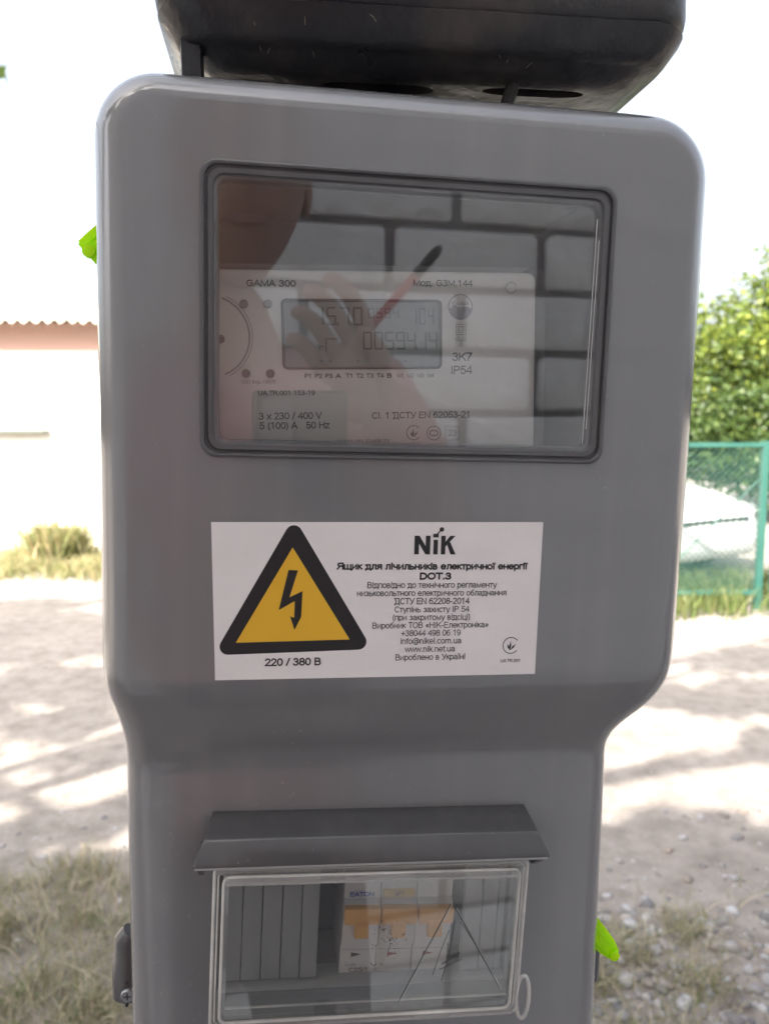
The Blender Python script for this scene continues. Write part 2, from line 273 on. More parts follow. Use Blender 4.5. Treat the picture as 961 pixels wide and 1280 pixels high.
# ------------------------------------------------------------------ lettering drawn as strokes
def G(adv, s): return adv, s
GL = {' ': (3.2, ''), '.': (2.6, '1.2,0 1.2,.5'), ',': (2.6, '1.3,.6 .9,-1'), '-': (3.6, '.4,2.5 3,2.5'), '/': (3.2, '.1,-.2 2.9,7.2'), '+': (6, '.5,3 5.3,3;2.9,.6 2.9,5.4'), '(': (3.2, '@3.6,2.7,2.6,4.9,120,240'), ')': (3.2, '@-.6,2.7,2.6,4.9,60,-60'),
 '«': (5.4, '2.4,4.4 .8,2.6 2.4,.8;4.4,4.4 2.8,2.6 4.4,.8'), '»': (5.4, '.8,4.4 2.4,2.6 .8,.8;2.8,4.4 4.4,2.6 2.8,.8'), '@': (9.4, '@4.6,2.6,1.7,1.9,0,360;6.5,4.6 6.2,1.2 7.2,.8 @4.6,2.8,4,4,-15,300'),
 '0': (5.7, '@2.8,3.5,2.2,3.5,0,360'), '1': (5.7, '1.2,5.5 3.1,7 3.1,0'), '2': (5.7, '@2.7,5.1,2,1.9,165,-40 .6,0 5,0'), '3': (5.7, '@2.6,5.3,1.8,1.7,160,-90 @2.5,1.85,2.2,1.85,90,-160'), '4': (5.7, '4,0 4,7 .4,2.1 5.2,2.1'), '5': (5.7, '4.7,7 1.4,7 .9,3.4 @2.7,2.3,2.1,2.3,140,-160'), '6': (5.7, '@3,3.5,2.4,3.5,55,180;@2.8,2.2,2.1,2.2,0,360'), '7': (5.7, '.5,7 5,7 @6.2,0,4.2,5.6,125,180'), '8': (5.7, '@2.8,5.3,1.8,1.7,0,360;@2.8,1.85,2.2,1.85,0,360'), '9': (5.7, '@2.7,4.8,2.1,2.2,0,360;@2.5,3.5,2.4,3.5,0,-125'),
 'A': (6.6, '.3,0 3.2,7 6.1,0;1.3,2.3 5.1,2.3'), 'B': (6.5, '.8,3.8 3.6,3.8 @3.6,1.9,2,1.9,90,-90 .8,0 .8,7 3.4,7 @3.4,5.4,1.7,1.6,90,-90'), 'C': (6.9, '@3.6,3.5,2.9,3.5,45,315'), 'D': (7, '.8,0 .8,7 3,7 @3,3.5,3.1,3.5,90,-90 .8,0'), 'E': (6.4, '5.6,7 .8,7 .8,0 5.7,0;.8,3.7 5.2,3.7'), 'G': (7.4, '@3.7,3.5,3,3.5,45,325 6.5,3.3 3.9,3.3'), 'H': (7, '.8,0 .8,7;6,0 6,7;.8,3.7 6,3.7'), 'I': (2.8, '1.3,0 1.3,7'), 'K': (6.6, '.8,0 .8,7;5.9,7 .8,2.5;2.6,4.1 6.2,0'), 'L': (5.6, '.8,7 .8,0 5.2,0'), 'M': (8.2, '.8,0 .8,7 4,0.6 7.2,7 7.2,0'), 'N': (7, '.8,0 .8,7 6,0 6,7'), 'O': (7.6, '@3.7,3.5,3.1,3.5,0,360'), 'P': (6.4, '.8,0 .8,7 3.5,7 @3.5,5.2,2.1,1.8,90,-90 .8,3.4'), 'Q': (7.6, '@3.7,3.5,3.1,3.5,0,360;4.4,1.8 6.8,-.4'), 'F': (6, '5.4,7 .8,7 .8,0;.8,3.7 5,3.7'), 'R': (6.8, '.8,0 .8,7 3.7,7 @3.7,5.3,2,1.7,90,-90 .8,3.6;3.7,3.6 6.2,0'), 'S': (6.4, '@3.1,5.2,2.1,1.8,35,270 @3.1,1.75,2.4,1.75,90,-155'), 'T': (6, '0.2,7 5.8,7;3,7 3,0'), 'U': (7, '.8,7 .8,2.4 @3.3,2.4,2.5,2.4,180,360 5.8,7'), 'V': (6.4, '.2,7 3.1,0 6,7'), 'X': (6.4, '.4,7 5.8,0;.4,0 5.8,7'), 'Y': (6.4, '.2,7 3.1,3 6,7;3.1,3 3.1,0'), 'W': (9, '.2,7 2.2,0 4.4,7 6.6,0 8.6,7'), 'Z': (6, '.5,7 5.5,7 .4,0 5.6,0'),
 'У': (6.2, '.3,7 3.2,2.4;5.9,7 3.4,1.2 @2.2,1.1,1.2,1.1,0,-90 .9,0'), 'Д': (7.2, '0.6,-1.4 .6,0 6.6,0 6.6,-1.4;5.7,0 5.7,7 2,7 @-1.5,3,3.6,4,70,-40'), 'Я': (6.8, '6,0 6,7 3.1,7 @3.1,5.3,2,1.7,90,270 6,3.6;3.1,3.6 .5,0'),
 'a': (5.6, '@2.5,3.5,1.8,1.6,155,0 4.3,.9 4.8,0;4.3,3 2.4,2.8 @2.2,1.4,1.7,1.4,90,300 4.3,1.4'), 'c': (5, '@2.6,2.55,2.1,2.55,45,315'), 'e': (5.6, '.6,2.6 4.9,2.6 @2.7,2.55,2.2,2.55,0,320'), 'f': (2.8, '1.3,0 1.3,5.6 @2.5,5.6,1.2,1.4,180,90;.2,5.1 2.6,5.1'), 'g': (5.6, '@2.6,2.55,2,2.55,0,360;4.6,5.1 4.6,0 @2.6,-.3,2,1.6,0,-150'), 'h': (5.6, '.8,0 .8,7;@2.6,3.3,1.8,1.8,180,0 4.4,0'), 'i': (2.3, '1.1,0 1.1,5.1;1.1,6.3 1.1,7'), 'k': (5, '.8,0 .8,7;4.2,5.1 .8,1.9;2,3 4.5,0'), 'l': (2.3, '1.1,0 1.1,7'), 'm': (8.4, '.8,0 .8,5.1;@2.4,3.5,1.6,1.6,180,0 4,0;@5.6,3.5,1.6,1.6,180,0 7.2,0'), 'n': (5.6, '.8,0 .8,5.1;@2.6,3.3,1.8,1.8,180,0 4.4,0'), 'o': (5.6, '@2.7,2.55,2.2,2.55,0,360'), 'p': (5.6, '.8,-2 .8,5.1;@2.8,2.55,2,2.55,0,360'), 't': (2.8, '1.3,6.6 1.3,.9 @2.1,.9,.8,.9,180,270 2.7,0;.2,5.1 2.6,5.1'), 'u': (5.6, '.8,5.1 .8,1.8 @2.6,1.8,1.8,1.8,180,360;4.4,5.1 4.4,0'), 'w': (7.2, '.2,5.1 1.9,0 3.6,5.1 5.3,0 7,5.1'), 'x': (5, '.3,5.1 4.6,0;.3,0 4.6,5.1'), 'z': (5, '.5,5.1 4.4,5.1 .4,0 4.6,0'), 'b': (5.6, '.8,0 .8,7;@2.8,2.55,2,2.55,0,360'), 'd': (5.6, '4.7,0 4.7,7;@2.7,2.55,2,2.55,0,360'), 'r': (3.4, '.8,0 .8,5.1;@2.6,3.3,1.8,1.8,180,80'),
 'я': (5.4, '4.6,0 4.6,5.1 2.4,5.1 @2.4,3.85,1.5,1.25,90,270 4.6,2.6;2.6,2.6 .6,0'), 'щ': (8.2, '.8,5.1 .8,0 7.6,0 7.6,-1.4;3.9,0 3.9,5.1;7,0 7,5.1'), 'и': (5.8, '.8,5.1 .8,0 4.7,5.1 4.7,0'), 'к': (4.8, '.8,0 .8,5.1;4.2,5.1 .8,2.4;1.7,3 4.4,0'), 'д': (5.9, '.4,-1.4 .4,0 5.5,0 5.5,-1.4;4.7,0 4.7,5.1 1.9,5.1 @-.6,2.2,2.6,2.9,70,-45'), 'л': (5.7, '4.7,0 4.7,5.1 1.8,5.1 1.6,1.4 @.9,1.2,.8,1.2,0,-100'), 'ч': (5.4, '.7,5.1 .7,3.4 @2,3.4,1.3,1.1,180,270 4.3,2.3;4.4,5.1 4.4,0'), 'ь': (5.3, '.8,5.1 .8,0 3,0 @3,1.45,1.5,1.45,-90,90 .8,2.9'), 'н': (5.7, '.8,0 .8,5.1;4.7,0 4.7,5.1;.8,2.6 4.7,2.6'), 'в': (5.4, '.8,2.7 2.9,2.7 @2.9,1.35,1.5,1.35,90,-90 .8,0 .8,5.1 2.7,5.1 @2.7,3.9,1.2,1.2,90,-90'), 'т': (4.7, '.2,5.1 4.3,5.1;2.25,5.1 2.25,0'), 'г': (4, '.8,0 .8,5.1 3.7,5.1'), 'п': (5.6, '.8,0 .8,5.1 4.6,5.1 4.6,0'), 'м': (7, '.8,0 .8,5.1 3.3,.4 5.8,5.1 5.8,0'), 'з': (4.8, '@2.2,3.8,1.5,1.3,150,-90 @2.1,1.3,1.8,1.3,90,-150'), 'б': (5.7, '@2.8,2.2,2,2.2,0,360;@3.4,3,2.6,3.4,180,110 4.6,7.2'), 'ц': (5.9, '.8,5.1 .8,0 5.5,0 5.5,-1.4;4.7,5.1 4.7,0'), 'ї': (2.6, '1.2,0 1.2,5.1;.3,6.3 .3,7;2.1,6.3 2.1,7'), 'у': (5, '.3,5.1 2.5,0;4.7,5.1 2.3,-1 @1.2,-.9,1.1,1.1,-10,-90')}
for a, b in zip('АВСЕНІКМОРТХасеорхі', 'ABCEHIKMOPTXaceopxi'): GL[a] = GL[b]
def strokes(spec):
    out = []
    for s in spec.split(';'):
        pts = []
        for tk in s.split():
            if tk[0] == '@':
                cx, cy, rx, ry, a0, a1 = map(float, tk[1:].split(',')); n = max(4, int(abs(a1 - a0) / 20))
                pts += [(cx + rx * math.cos(rad(a0 + (a1 - a0) * k / n)), cy + ry * math.sin(rad(a0 + (a1 - a0) * k / n))) for k in range(n + 1)]
            else: pts.append(tuple(map(float, tk.split(','))))
        if pts: out.append(pts)
    return out
def ribbon(bm, pts, wd, d):
    P = []
    for p in pts:
        if not P or (Vector(p) - P[-1]).length > 1e-9: P.append(Vector(p))
    if len(P) < 2: return
    cl = (P[0] - P[-1]).length < wd * .3 and len(P) > 4
    if cl: P = P[:-1]
    n = len(P); L = []; R = []
    for i in range(n):
        a = P[i - 1] if (i or cl) else None; b = P[(i + 1) % n] if (i < n - 1 or cl) else None
        t1 = (P[i] - a).normalized() if a is not None else (b - P[i]).normalized(); t2 = (b - P[i]).normalized() if b is not None else t1
        nn = Vector((-(t1.y + t2.y), t1.x + t2.x))
        nn = nn.normalized() if nn.length > 1e-6 else Vector((-t1.y, t1.x))
        k = 1 / max(.45, nn.dot(Vector((-t1.y, t1.x)))); h = wd / 2 * k
        ext = Vector((0, 0))
        if a is None: ext = -t1 * wd * .42
        if b is None: ext = t2 * wd * .42
        L.append(bm.verts.new((P[i].x + ext.x + nn.x * h, d, P[i].y + ext.y + nn.y * h))); R.append(bm.verts.new((P[i].x + ext.x - nn.x * h, d, P[i].y + ext.y - nn.y * h)))
    for i in range(n if cl else n - 1):
        j = (i + 1) % n; bm.faces.new((R[i], R[j], L[j], L[i]))
def text_bm(s, x, z, cap, d, width=None, wt=.95, align='l', bm=None):
    """x,z baseline; cap = capital height; width fits the line to a measured width"""
    bm = bm or bmesh.new(); u = cap / 7.0; tot = sum(GL[c][0] for c in s) - .5; sx = (width / tot) if width else u
    x0 = x - (tot * sx / 2 if align == 'c' else tot * sx if align == 'r' else 0); px = x0; q = 0
    wd = wt * (u + sx) / 2; ins = wt / 2
    for c in s:
        adv, sp = GL[c]
        for st in strokes(sp):
            q += 1
            pts = [(px + a * sx, z + (ins + b * (7 - wt) / 7) * u) for a, b in st]
            ribbon(bm, pts, wd, d - (q % 4) * 4e-6)
        px += adv * sx
    return bm
def arc(bm, cx, cz, r, a0, a1, wd, d, n=28): ribbon(bm, [(cx + r * math.cos(rad(a0 + (a1 - a0) * k / n)), cz + r * math.sin(rad(a0 + (a1 - a0) * k / n))) for k in range(n + 1)], wd, d); return bm
def trefoil(bm, cx, cz, r, d):
    arc(bm, cx, cz, r, 40, 320, r * .1, d)
    for a, l in ((88, .8), (150, .62), (30, .8)):
        b = Vector((cx - r * .1, cz - r * .62)); e = b + Vector((math.cos(rad(a)), math.sin(rad(a)))) * l * r * 1.5 if a == 88 else Vector((cx + math.cos(rad(a)) * l * r * .9, cz + r * .2)); m_ = (b + e) / 2; nn = Vector((-(e - b).y, (e - b).x)).normalized() * r * .12
        poly([tuple(b), tuple(m_ - nn), tuple(e), tuple(m_ + nn)], d - 1e-5 - a * 1e-8, bm)
    return bm

# ================================================================== SETTING
def gh(x, y): return 0.02 * (noise.noise(Vector((x * .35, y * .35, 3))) ) + .006 * noise.noise(Vector((x * 2.3, y * 2.3, 9)))
bm = bmesh.new(); n = 120
gx = [math.copysign(abs(t) ** 2.6 * 150, t) for t in np.linspace(-1, 1, n + 1)]
vv = [[bm.verts.new((x, y + 4, gh(x, y + 4) if abs(x) < 30 and abs(y) < 30 else 0)) for x in gx] for y in gx]
for j in range(n):
    for i in range(n): bm.faces.new((vv[j][i], vv[j][i + 1], vv[j + 1][i + 1], vv[j + 1][i]))
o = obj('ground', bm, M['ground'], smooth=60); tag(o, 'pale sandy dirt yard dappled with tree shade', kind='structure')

# ================================================================== METER BOX
MB = Matrix(((0.99018108, -0.13724446, 0.02655907, 0), (0.13750770, 0.99046555, -0.00834398, 0.30303942), (-0.02516068, 0.01191413, 0.99961242, 1.46547302), (0, 0, 0, 1)))
def BP(x, d, z): return MB @ Vector((x, d, z))
def frame_at(x, d, z, roll=0): return MB @ Matrix.Translation((x, d, z)) @ Matrix.Rotation(rad(-roll), 4, 'Y')   # roll>0: right side up
mbx = thing('meter_box', 'grey plastic electricity meter cabinet with a clear window, warning sticker and breaker hood', 'meter box', MB)

def smooth1(xs, ys, q, s):
    g = np.linspace(-1, 1, 21); ww = np.exp(-g * g * 2); ww /= ww.sum(); return float(sum(w_ * np.interp(q + g_ * s * 2, xs, ys) for g_, w_ in zip(g, ww)))
Lz = [-.295, -.26, -.115, -.100, -.086, -.074, -.064, .135]; Lx = [-.1038, -.104, -.1048, -.1050, -.1068, -.1096, -.1103, -.1096]
Rz = [-.295, -.26, -.120, -.110, -.102, -.095, -.088, -.080, -.072, -.060, .02, .13]; Rx = [.115, .1145, .1118, .1116, .1138, .1196, .1258, .1292, .1310, .1320, .1324, .1313]
Dz = [-.30, -.113, -.109, -.104, -.080, -.073, -.068, .2]; Dd = [.018, .018, .0172, .0155, .0035, .001, 0, 0]
def y0(z): return smooth1(Dz, Dd, z, .0009)
left, right = [], []
for k in range(13):
    a = rad(90 - 90 * k / 12); left.append((-.0866 - .023 * math.cos(a), .138 + .023 * math.sin(a))); right.append((.1053 + .026 * math.cos(a), .135 + .026 * math.sin(a)))
for k in range(1, 9): z = .136 - k * .0245; left.append((smooth1(Lz, Lx, z, .003), z)); right.append((smooth1(Rz, Rx, z, .003), z))
z = left[-1][1]
for k in range(1, 37): zz = z + (-.125 - z) * k / 36; left.append((smooth1(Lz, Lx, zz, .0045), zz)); right.append((smooth1(Rz, Rx, zz, .004), zz))
for k in range(1, 8): zz = -.125 - k * .021; left.append((smooth1(Lz, Lx, zz, .004), zz)); right.append((smooth1(Rz, Rx, zz, .004), zz))
for k in range(1, 8):
    a = rad(90 * k / 7); left.append((-.0838 - .02 * math.cos(a), -.274 - .02 * math.sin(a))); right.append((.095 + .02 * math.cos(a), -.274 - .02 * math.sin(a)))
MW = 12
top_ = [(left[0][0] + (right[0][0] - left[0][0]) * k / MW, left[0][1]) for k in range(1, MW)]
bot_ = [(right[-1][0] + (left[-1][0] - right[-1][0]) * k / MW, right[-1][1]) for k in range(1, MW)]
loop = top_ + right + bot_ + left[::-1]; N = len(loop)
def offset(lp, s):
    out = []
    for i in range(len(lp)):
        a, b = Vector(lp[i - 1]), Vector(lp[(i + 1) % len(lp)]); t = (b - a).normalized(); out.append((lp[i][0] + t.y * s, lp[i][1] - t.x * s))
    return out
def body_bm(back, r=.012, grow=0.0):
    base = offset(loop, -grow) if grow else loop
    bm = bmesh.new(); rings = [[bm.verts.new((x, back, z)) for x, z in base]]
    for ins, dd in ((-.0020, .026), (-.0014, .0150), (-.0002, .0104), (.0014, .0072), (.0034, .0046), (.0057, .0026), (.0080, .0012), (.0100, .0004), (.0116, 0)):
        lp = offset(base, ins)
        rings.append([bm.verts.new((x, y0(z) + dd, z)) for x, z in lp])
    for a, b in zip(rings, rings[1:]):
        for i in range(N): bm.faces.new((a[i], a[(i + 1) % N], b[(i + 1) % N], b[i]))
    bm.faces.new(rings[0][::-1])
    inner = rings[-1]; T = inner[:MW - 1]; Rr = inner[MW - 1:MW - 1 + len(right)]; Bt = inner[MW - 1 + len(right):MW - 1 + len(right) + MW - 1]; Lf = inner[MW - 1 + len(right) + MW - 1:][::-1]
    rows = [[Lf[0]] + T + [Rr[0]]]
    for i in range(1, len(left) - 1):
        a, b = Lf[i].co, Rr[i].co; rows.append([Lf[i]] + [bm.verts.new((a.x + (b.x - a.x) * k / MW, y0(a.z + (b.z - a.z) * k / MW), a.z + (b.z - a.z) * k / MW)) for k in range(1, MW)] + [Rr[i]])
    rows.append([Lf[-1]] + Bt[::-1] + [Rr[-1]])
    for a, b in zip(rows, rows[1:]):
        for k in range(MW): bm.faces.new((a[k], b[k], b[k + 1], a[k + 1]))
    bmesh.ops.recalc_face_normals(bm, faces=bm.faces[:]); return bm
def boolean(me, cutters):
    o = link(bpy.data.objects.new('tmp', me)); cs = []
    for c in cutters:
        m_ = bpy.data.meshes.new('c'); bmesh.ops.recalc_face_normals(c, faces=c.faces[:]); c.to_mesh(m_); c.free(); co = link(bpy.data.objects.new('c', m_)); cs.append(co)
        md = o.modifiers.new('b', 'BOOLEAN'); md.operation = 'DIFFERENCE'; md.solver = 'EXACT'; md.object = co
    bpy.context.view_layer.update(); r = bpy.data.meshes.new_from_object(o.evaluated_get(bpy.context.evaluated_depsgraph_get()))
    for x in cs + [o]: bpy.data.objects.remove(x)
    return r
WX0, WX1, WZ0, WZ1 = -.0708, .0884, .0212, .1288         # meter window opening
TILT = Matrix.Translation((0, 0, -.148)) @ Matrix.Rotation(rad(1.7), 4, 'Y')      # lower fittings sit a touch lower on the right
c1 = ringloft([rr(WX0, WX1, WZ0, WZ1, .0055, -.02), rr(WX0, WX1, WZ0, WZ1, .0055, .085)])
c2 = ringloft([rr(-.0645, .0665, -.2195 + .148, -.150 + .148, .002, -.03), rr(-.0645, .0665, -.2195 + .148, -.150 + .148, .002, .07)]); c2.transform(TILT)
cover = boolean(mesh_from(body_bm(.095), 'cover', M['grey']), [c1, c2])
for p in cover.polygons: p.use_smooth = True
cover.set_sharp_from_angle(angle=rad(32)); cover.name = 'cover'
co = link(bpy.data.objects.new('cover', cover)); co.parent = mbx; WM[co.name] = MB.copy(); cover.materials.clear(); cover.materials.append(M['grey'])
# back housing, deeper than the cover
bh = [[(x, .0955, z) for x, z in offset(loop, .004)], [(x, .145, z) for x, z in offset(loop, .006)], [(x, .150, z) for x, z in offset(loop, .011)]]
obj('back_housing', ringloft(bh), M['greydark'], mbx, MB, 40)
# seam line in the neck
s = bmesh.new(); ribbon(s, [(-.074 + .126 * k / 12, -.1072 - .0006 * k / 12) for k in range(13)], .0006, .0168); obj('moulding_line', s, M['greydark'], mbx, MB)

# window: rim frame and clear pane
rim = bmesh.new(); P = []
for ins, d in ((-.0006, .0012), (-.0006, -.0006), (.0002, -.0010), (.0010, -.0008), (.0012, .0008), (.0020, .0010), (.0024, -.0004), (.0042, -.0003), (.0046, .0008), (.0058, .0014), (.0062, .006)): P.append(rr(WX0 + ins, WX1 - ins, WZ0 + ins, WZ1 - ins, .0060 - ins * .4, d, 8))
wf = obj('window_frame', ringloft(P, False, False, rim), M['greydark'], mbx, MB, 30)
pane = ringloft(insets(WX0 + .004, WX1 - .004, WZ0 + .004, WZ1 - .004, .004, [(0, .0035), (0, .0012), (.0004, .0009), (.0010, .0008)]))
obj('window_pane', pane, M['pane'], mbx, MB)
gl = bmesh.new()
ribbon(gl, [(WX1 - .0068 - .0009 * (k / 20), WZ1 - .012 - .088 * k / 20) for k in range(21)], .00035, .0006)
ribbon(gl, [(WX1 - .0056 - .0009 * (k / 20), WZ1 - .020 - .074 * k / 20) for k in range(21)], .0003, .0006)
obj('pane_edge_highlight', gl, M['glint'], mbx, MB).name = 'pane_highlight'  # flat pale lines painted as highlights along the pane's right edge

# sticker
st = obj('warning_sticker', poly([(-.0673, -.0045), (-.0658, -.0677), (.0654, -.0678), (.0656, -.0035)], -.00022), M['paper'], mbx, MB)
def sp(name, bm, m, label=None): return obj(name, bm, m, st, MB, label=label)
def rtri(A, B, C, r, n=6):
    P = [Vector(A), Vector(B), Vector(C)]; out = []
    for i in range(3):
        p, a, b = P[i], P[i - 1], P[(i + 1) % 3]; u, v = (a - p).normalized(), (b - p).normalized(); ang = u.angle(v); dd = r / math.tan(ang / 2); c = p + (u + v).normalized() * r / math.sin(ang / 2); q0, q1 = p + u * dd, p + v * dd
        a0 = math.atan2((q0 - c).y, (q0 - c).x); a1 = math.atan2((q1 - c).y, (q1 - c).x); da = (a1 - a0 + PI) % (2 * PI) - PI
        out += [tuple(c + Vector((math.cos(a0 + da * k / n), math.sin(a0 + da * k / n))) * r) for k in range(n + 1)]
    return out
sp('triangle_border', poly(rtri((-.0357, -.0022), (-.0665, -.0575), (-.0035, -.0560), .0033), -.00026), M['ink'])
sp('yellow_triangle', poly([(-.0360, -.0143), (-.0578, -.0525), (-.0128, -.0518)], -.00030), M['yellow'])
sp('lightning_bolt', poly([(a / 1000, b / 1000) for a, b in [(-37.5, -23.3), (-33.8, -23.5), (-37.0, -34.3), (-31.9, -31.8), (-33.4, -42.9), (-32.3, -42.3), (-34.9, -47.6), (-36.7, -42.0), (-35.1, -42.6), (-34.9, -35.8), (-41.2, -39.5)]], -.00034), M['ink'])
def line(s, xa, xb, zc, cap, wt=.95): sp('printed_text', text_bm(s, xa / 1000, (zc - cap / 2) / 1000, cap / 1000, -.0003, (xb - xa) / 1000, wt), M['ink'])
line('220 / 380 В', -46.4, -24.3, -60.7, 3.3, 1.35)
line('Ящик для лічильників електричної енергії', -18.5, 59.6, -21.8, 3.0, 1.5)
line('DOT.3', 15.0, 27.9, -25.9, 3.0, 1.6)
line('Відповідно до технічного регламенту', -6.2, 47.0, -29.5, 2.6)
line('низьковольтного електричного обладнання', -10.3, 51.3, -32.8, 2.6)
line('ДСТУ EN 62208-2014', 5.0, 35.9, -36.2, 2.7, 1.05)
line('Ступінь захисту ІР 54', 5.1, 36.0, -39.6, 2.6)
line('(при закритому відсіці)', 4.3, 36.5, -42.9, 2.6)
line('Виробник ТОВ «НІК-Електроніка»', -3.8, 44.4, -46.2, 2.6)
line('+38044 498 06 19', 8.1, 32.7, -49.5, 2.6)
line('info@nikel.com.ua', 7.8, 33.2, -52.8, 2.6)
line('www.nik.net.ua', 9.9, 30.6, -56.2, 2.6)
line('Вироблено в Україні', 6.0, 35.1, -59.6, 2.6)
lg = bmesh.new(); k = .001                                                        # maker's mark: heavy N, i with a dot on a stalk, K
poly([(12.4*k, -17*k), (12.4*k, -9.4*k), (14.4*k, -9.4*k), (17*k, -13.6*k), (17*k, -9.4*k), (18.9*k, -9.4*k), (18.9*k, -17*k), (17*k, -17*k), (14.3*k, -12.6*k), (14.3*k, -17*k)], -.00030, lg)
poly([(20.2*k, -17*k), (20.2*k, -11*k), (22*k, -11*k), (22*k, -17*k)], -.00030, lg); poly([(20.0*k, -10.1*k), (20.0*k, -8.6*k), (22.2*k, -8.6*k), (22.2*k, -10.1*k)], -.00031, lg)
ribbon(lg, [(21.6*k, -8.7*k), (23.2*k, -7.0*k)], .5*k, -.00032); poly([(23.4*k + .95*k * math.cos(t * PI / 6), -6.8*k + .95*k * math.sin(t * PI / 6)) for t in range(12)], -.00033, lg)
poly([(23.3*k, -17*k), (23.3*k, -9.4*k), (25.1*k, -9.4*k), (25.1*k, -17*k)], -.00030, lg); poly([(25.0*k, -13.9*k), (25.0*k, -11.9*k), (27.0*k, -9.4*k), (29.1*k, -9.4*k)], -.000305, lg); poly([(25.6*k, -12.6*k), (27.0*k, -11.9*k), (29.4*k, -17*k), (27.3*k, -17*k)], -.00031, lg)
sp('maker_logo', lg, M['ink'])
tm = trefoil(bmesh.new(), .0544, -.0553, .0034, -.0003); text_bm('UA.TR.001', .0545, -.0625, .0014, -.0003, .0086, 1.1, 'c', tm); sp('conformity_mark', tm, M['ink'])

# hood over the breaker lid
prof = [(.0185, -.1338), (.0150, -.1342), (.0045, -.1388), (.0036, -.1394), (-.0012, -.1462), (-.0016, -.1476), (-.0010, -.1484), (.0004, -.1480), (.0010, -.1466), (.0055, -.1408), (.0150, -.1370), (.0185, -.1368)]
hd = bmesh.new(); secs = []
for x in (-1, -.985, -.6, -.2, .2, .6, .985, 1):
    kk = .97 if abs(x) == 1 else 1
    secs.append([((x * (.0690 + .0065 * min(1, max(0, (-.1345 - z) / .0125)))) + .0008, .0185 - (.0185 - d) * kk, z) for d, z in prof])
ringloft(secs, bm=hd); RT = Matrix.Translation((0, 0, -.141)) @ Matrix.Rotation(rad(1.3), 4, 'Y') @ Matrix.Translation((0, 0, .141)); hd.transform(RT)
bmesh.ops.recalc_face_normals(hd, faces=hd.faces[:])
hood = obj('breaker_hood', hd, M['hood'], mbx, MB, 25)
lp_ = tube([(-.0738, -.0012, -.1484), (0, -.0012, -.1484), (.0752, -.0012, -.1484)], .00055, n=6); lp_.transform(RT); obj('hood_lip', lp_, M['inner'], hood, MB, 60)
for x0, x1 in ((-.0728, -.0708), (.0718, .0740)):
    pts = [(.0185, -.1472), (.0040, -.1474), (-.0008, -.1478), (.0000, -.1500), (.0080, -.1565), (.0185, -.1590)]
    ck = ringloft([[(x0, d, z) for d, z in pts], [(x1, d, z) for d, z in pts]]); ck.transform(RT); bmesh.ops.recalc_face_normals(ck, faces=ck.faces[:])
    obj('hood_cheek', ck, M['hood'], hood, MB, 25)

# clear lid over the breakers
LX0, LX1, LZ0, LZ1 = -.0668, .0680, -.2320 + .148, -.1485 + .148
ol = [(0, .0178), (0, .0022), (.0005, .0012), (.0013, .0008), (.0040, .0008), (.0048, -.0002), (.0056, -.0011), (.0068, -.0014)]
il = [(.0068, .0006), (.0044, .0012), (.0036, .0026), (.0020, .0028), (.0017, .0040), (.0017, .0178)]
lb = ringloft(insets(LX0, LX1, LZ0 + .009, LZ1, .003, ol) + insets(LX0, LX1, LZ0 + .009, LZ1, .003, il)[::1], False, False); 
rg = insets(LX0, LX1, LZ0 + .009, LZ1, .003, [ol[-1], il[0]]);
lb.faces.new([v for v in [lb.verts.new(p) for p in rg[0]]]); lb.faces.new([v for v in [lb.verts.new(p) for p in rg[1]]][::-1]); bmesh.ops.remove_doubles(lb, verts=lb.verts[:], dist=1e-6)
# drop the ring that would bridge front and back plates
kill = [f for f in lb.faces if len(f.verts) == 4 and {round(v.co.y, 5) for v in f.verts} == {-.0014, .0006}]
bmesh.ops.delete(lb, geom=kill, context='FACES'); bmesh.ops.recalc_face_normals(lb, faces=lb.faces[:]); lb.transform(TILT)
lid = obj('breaker_lid', lb, M['lid'], mbx, MB, None, label='clear plastic flap over the breakers')
# moulded edges of the lid, whitened to imitate the glints on them
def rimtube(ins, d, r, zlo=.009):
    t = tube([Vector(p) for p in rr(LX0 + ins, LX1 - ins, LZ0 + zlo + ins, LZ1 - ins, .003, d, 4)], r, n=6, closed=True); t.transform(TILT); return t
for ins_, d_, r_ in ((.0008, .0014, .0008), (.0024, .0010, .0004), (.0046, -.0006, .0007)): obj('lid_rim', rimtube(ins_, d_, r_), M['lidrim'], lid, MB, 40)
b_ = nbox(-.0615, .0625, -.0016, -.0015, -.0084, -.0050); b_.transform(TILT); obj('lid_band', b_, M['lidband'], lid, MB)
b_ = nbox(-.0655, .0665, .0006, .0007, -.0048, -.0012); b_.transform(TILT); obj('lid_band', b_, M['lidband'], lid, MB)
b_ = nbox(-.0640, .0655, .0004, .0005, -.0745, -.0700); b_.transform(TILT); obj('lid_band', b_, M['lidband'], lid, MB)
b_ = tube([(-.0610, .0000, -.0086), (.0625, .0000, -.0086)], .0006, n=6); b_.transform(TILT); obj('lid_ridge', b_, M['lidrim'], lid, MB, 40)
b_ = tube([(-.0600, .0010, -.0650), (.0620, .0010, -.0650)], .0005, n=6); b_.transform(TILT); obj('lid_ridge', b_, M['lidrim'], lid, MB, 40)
W_ = bmesh.new()
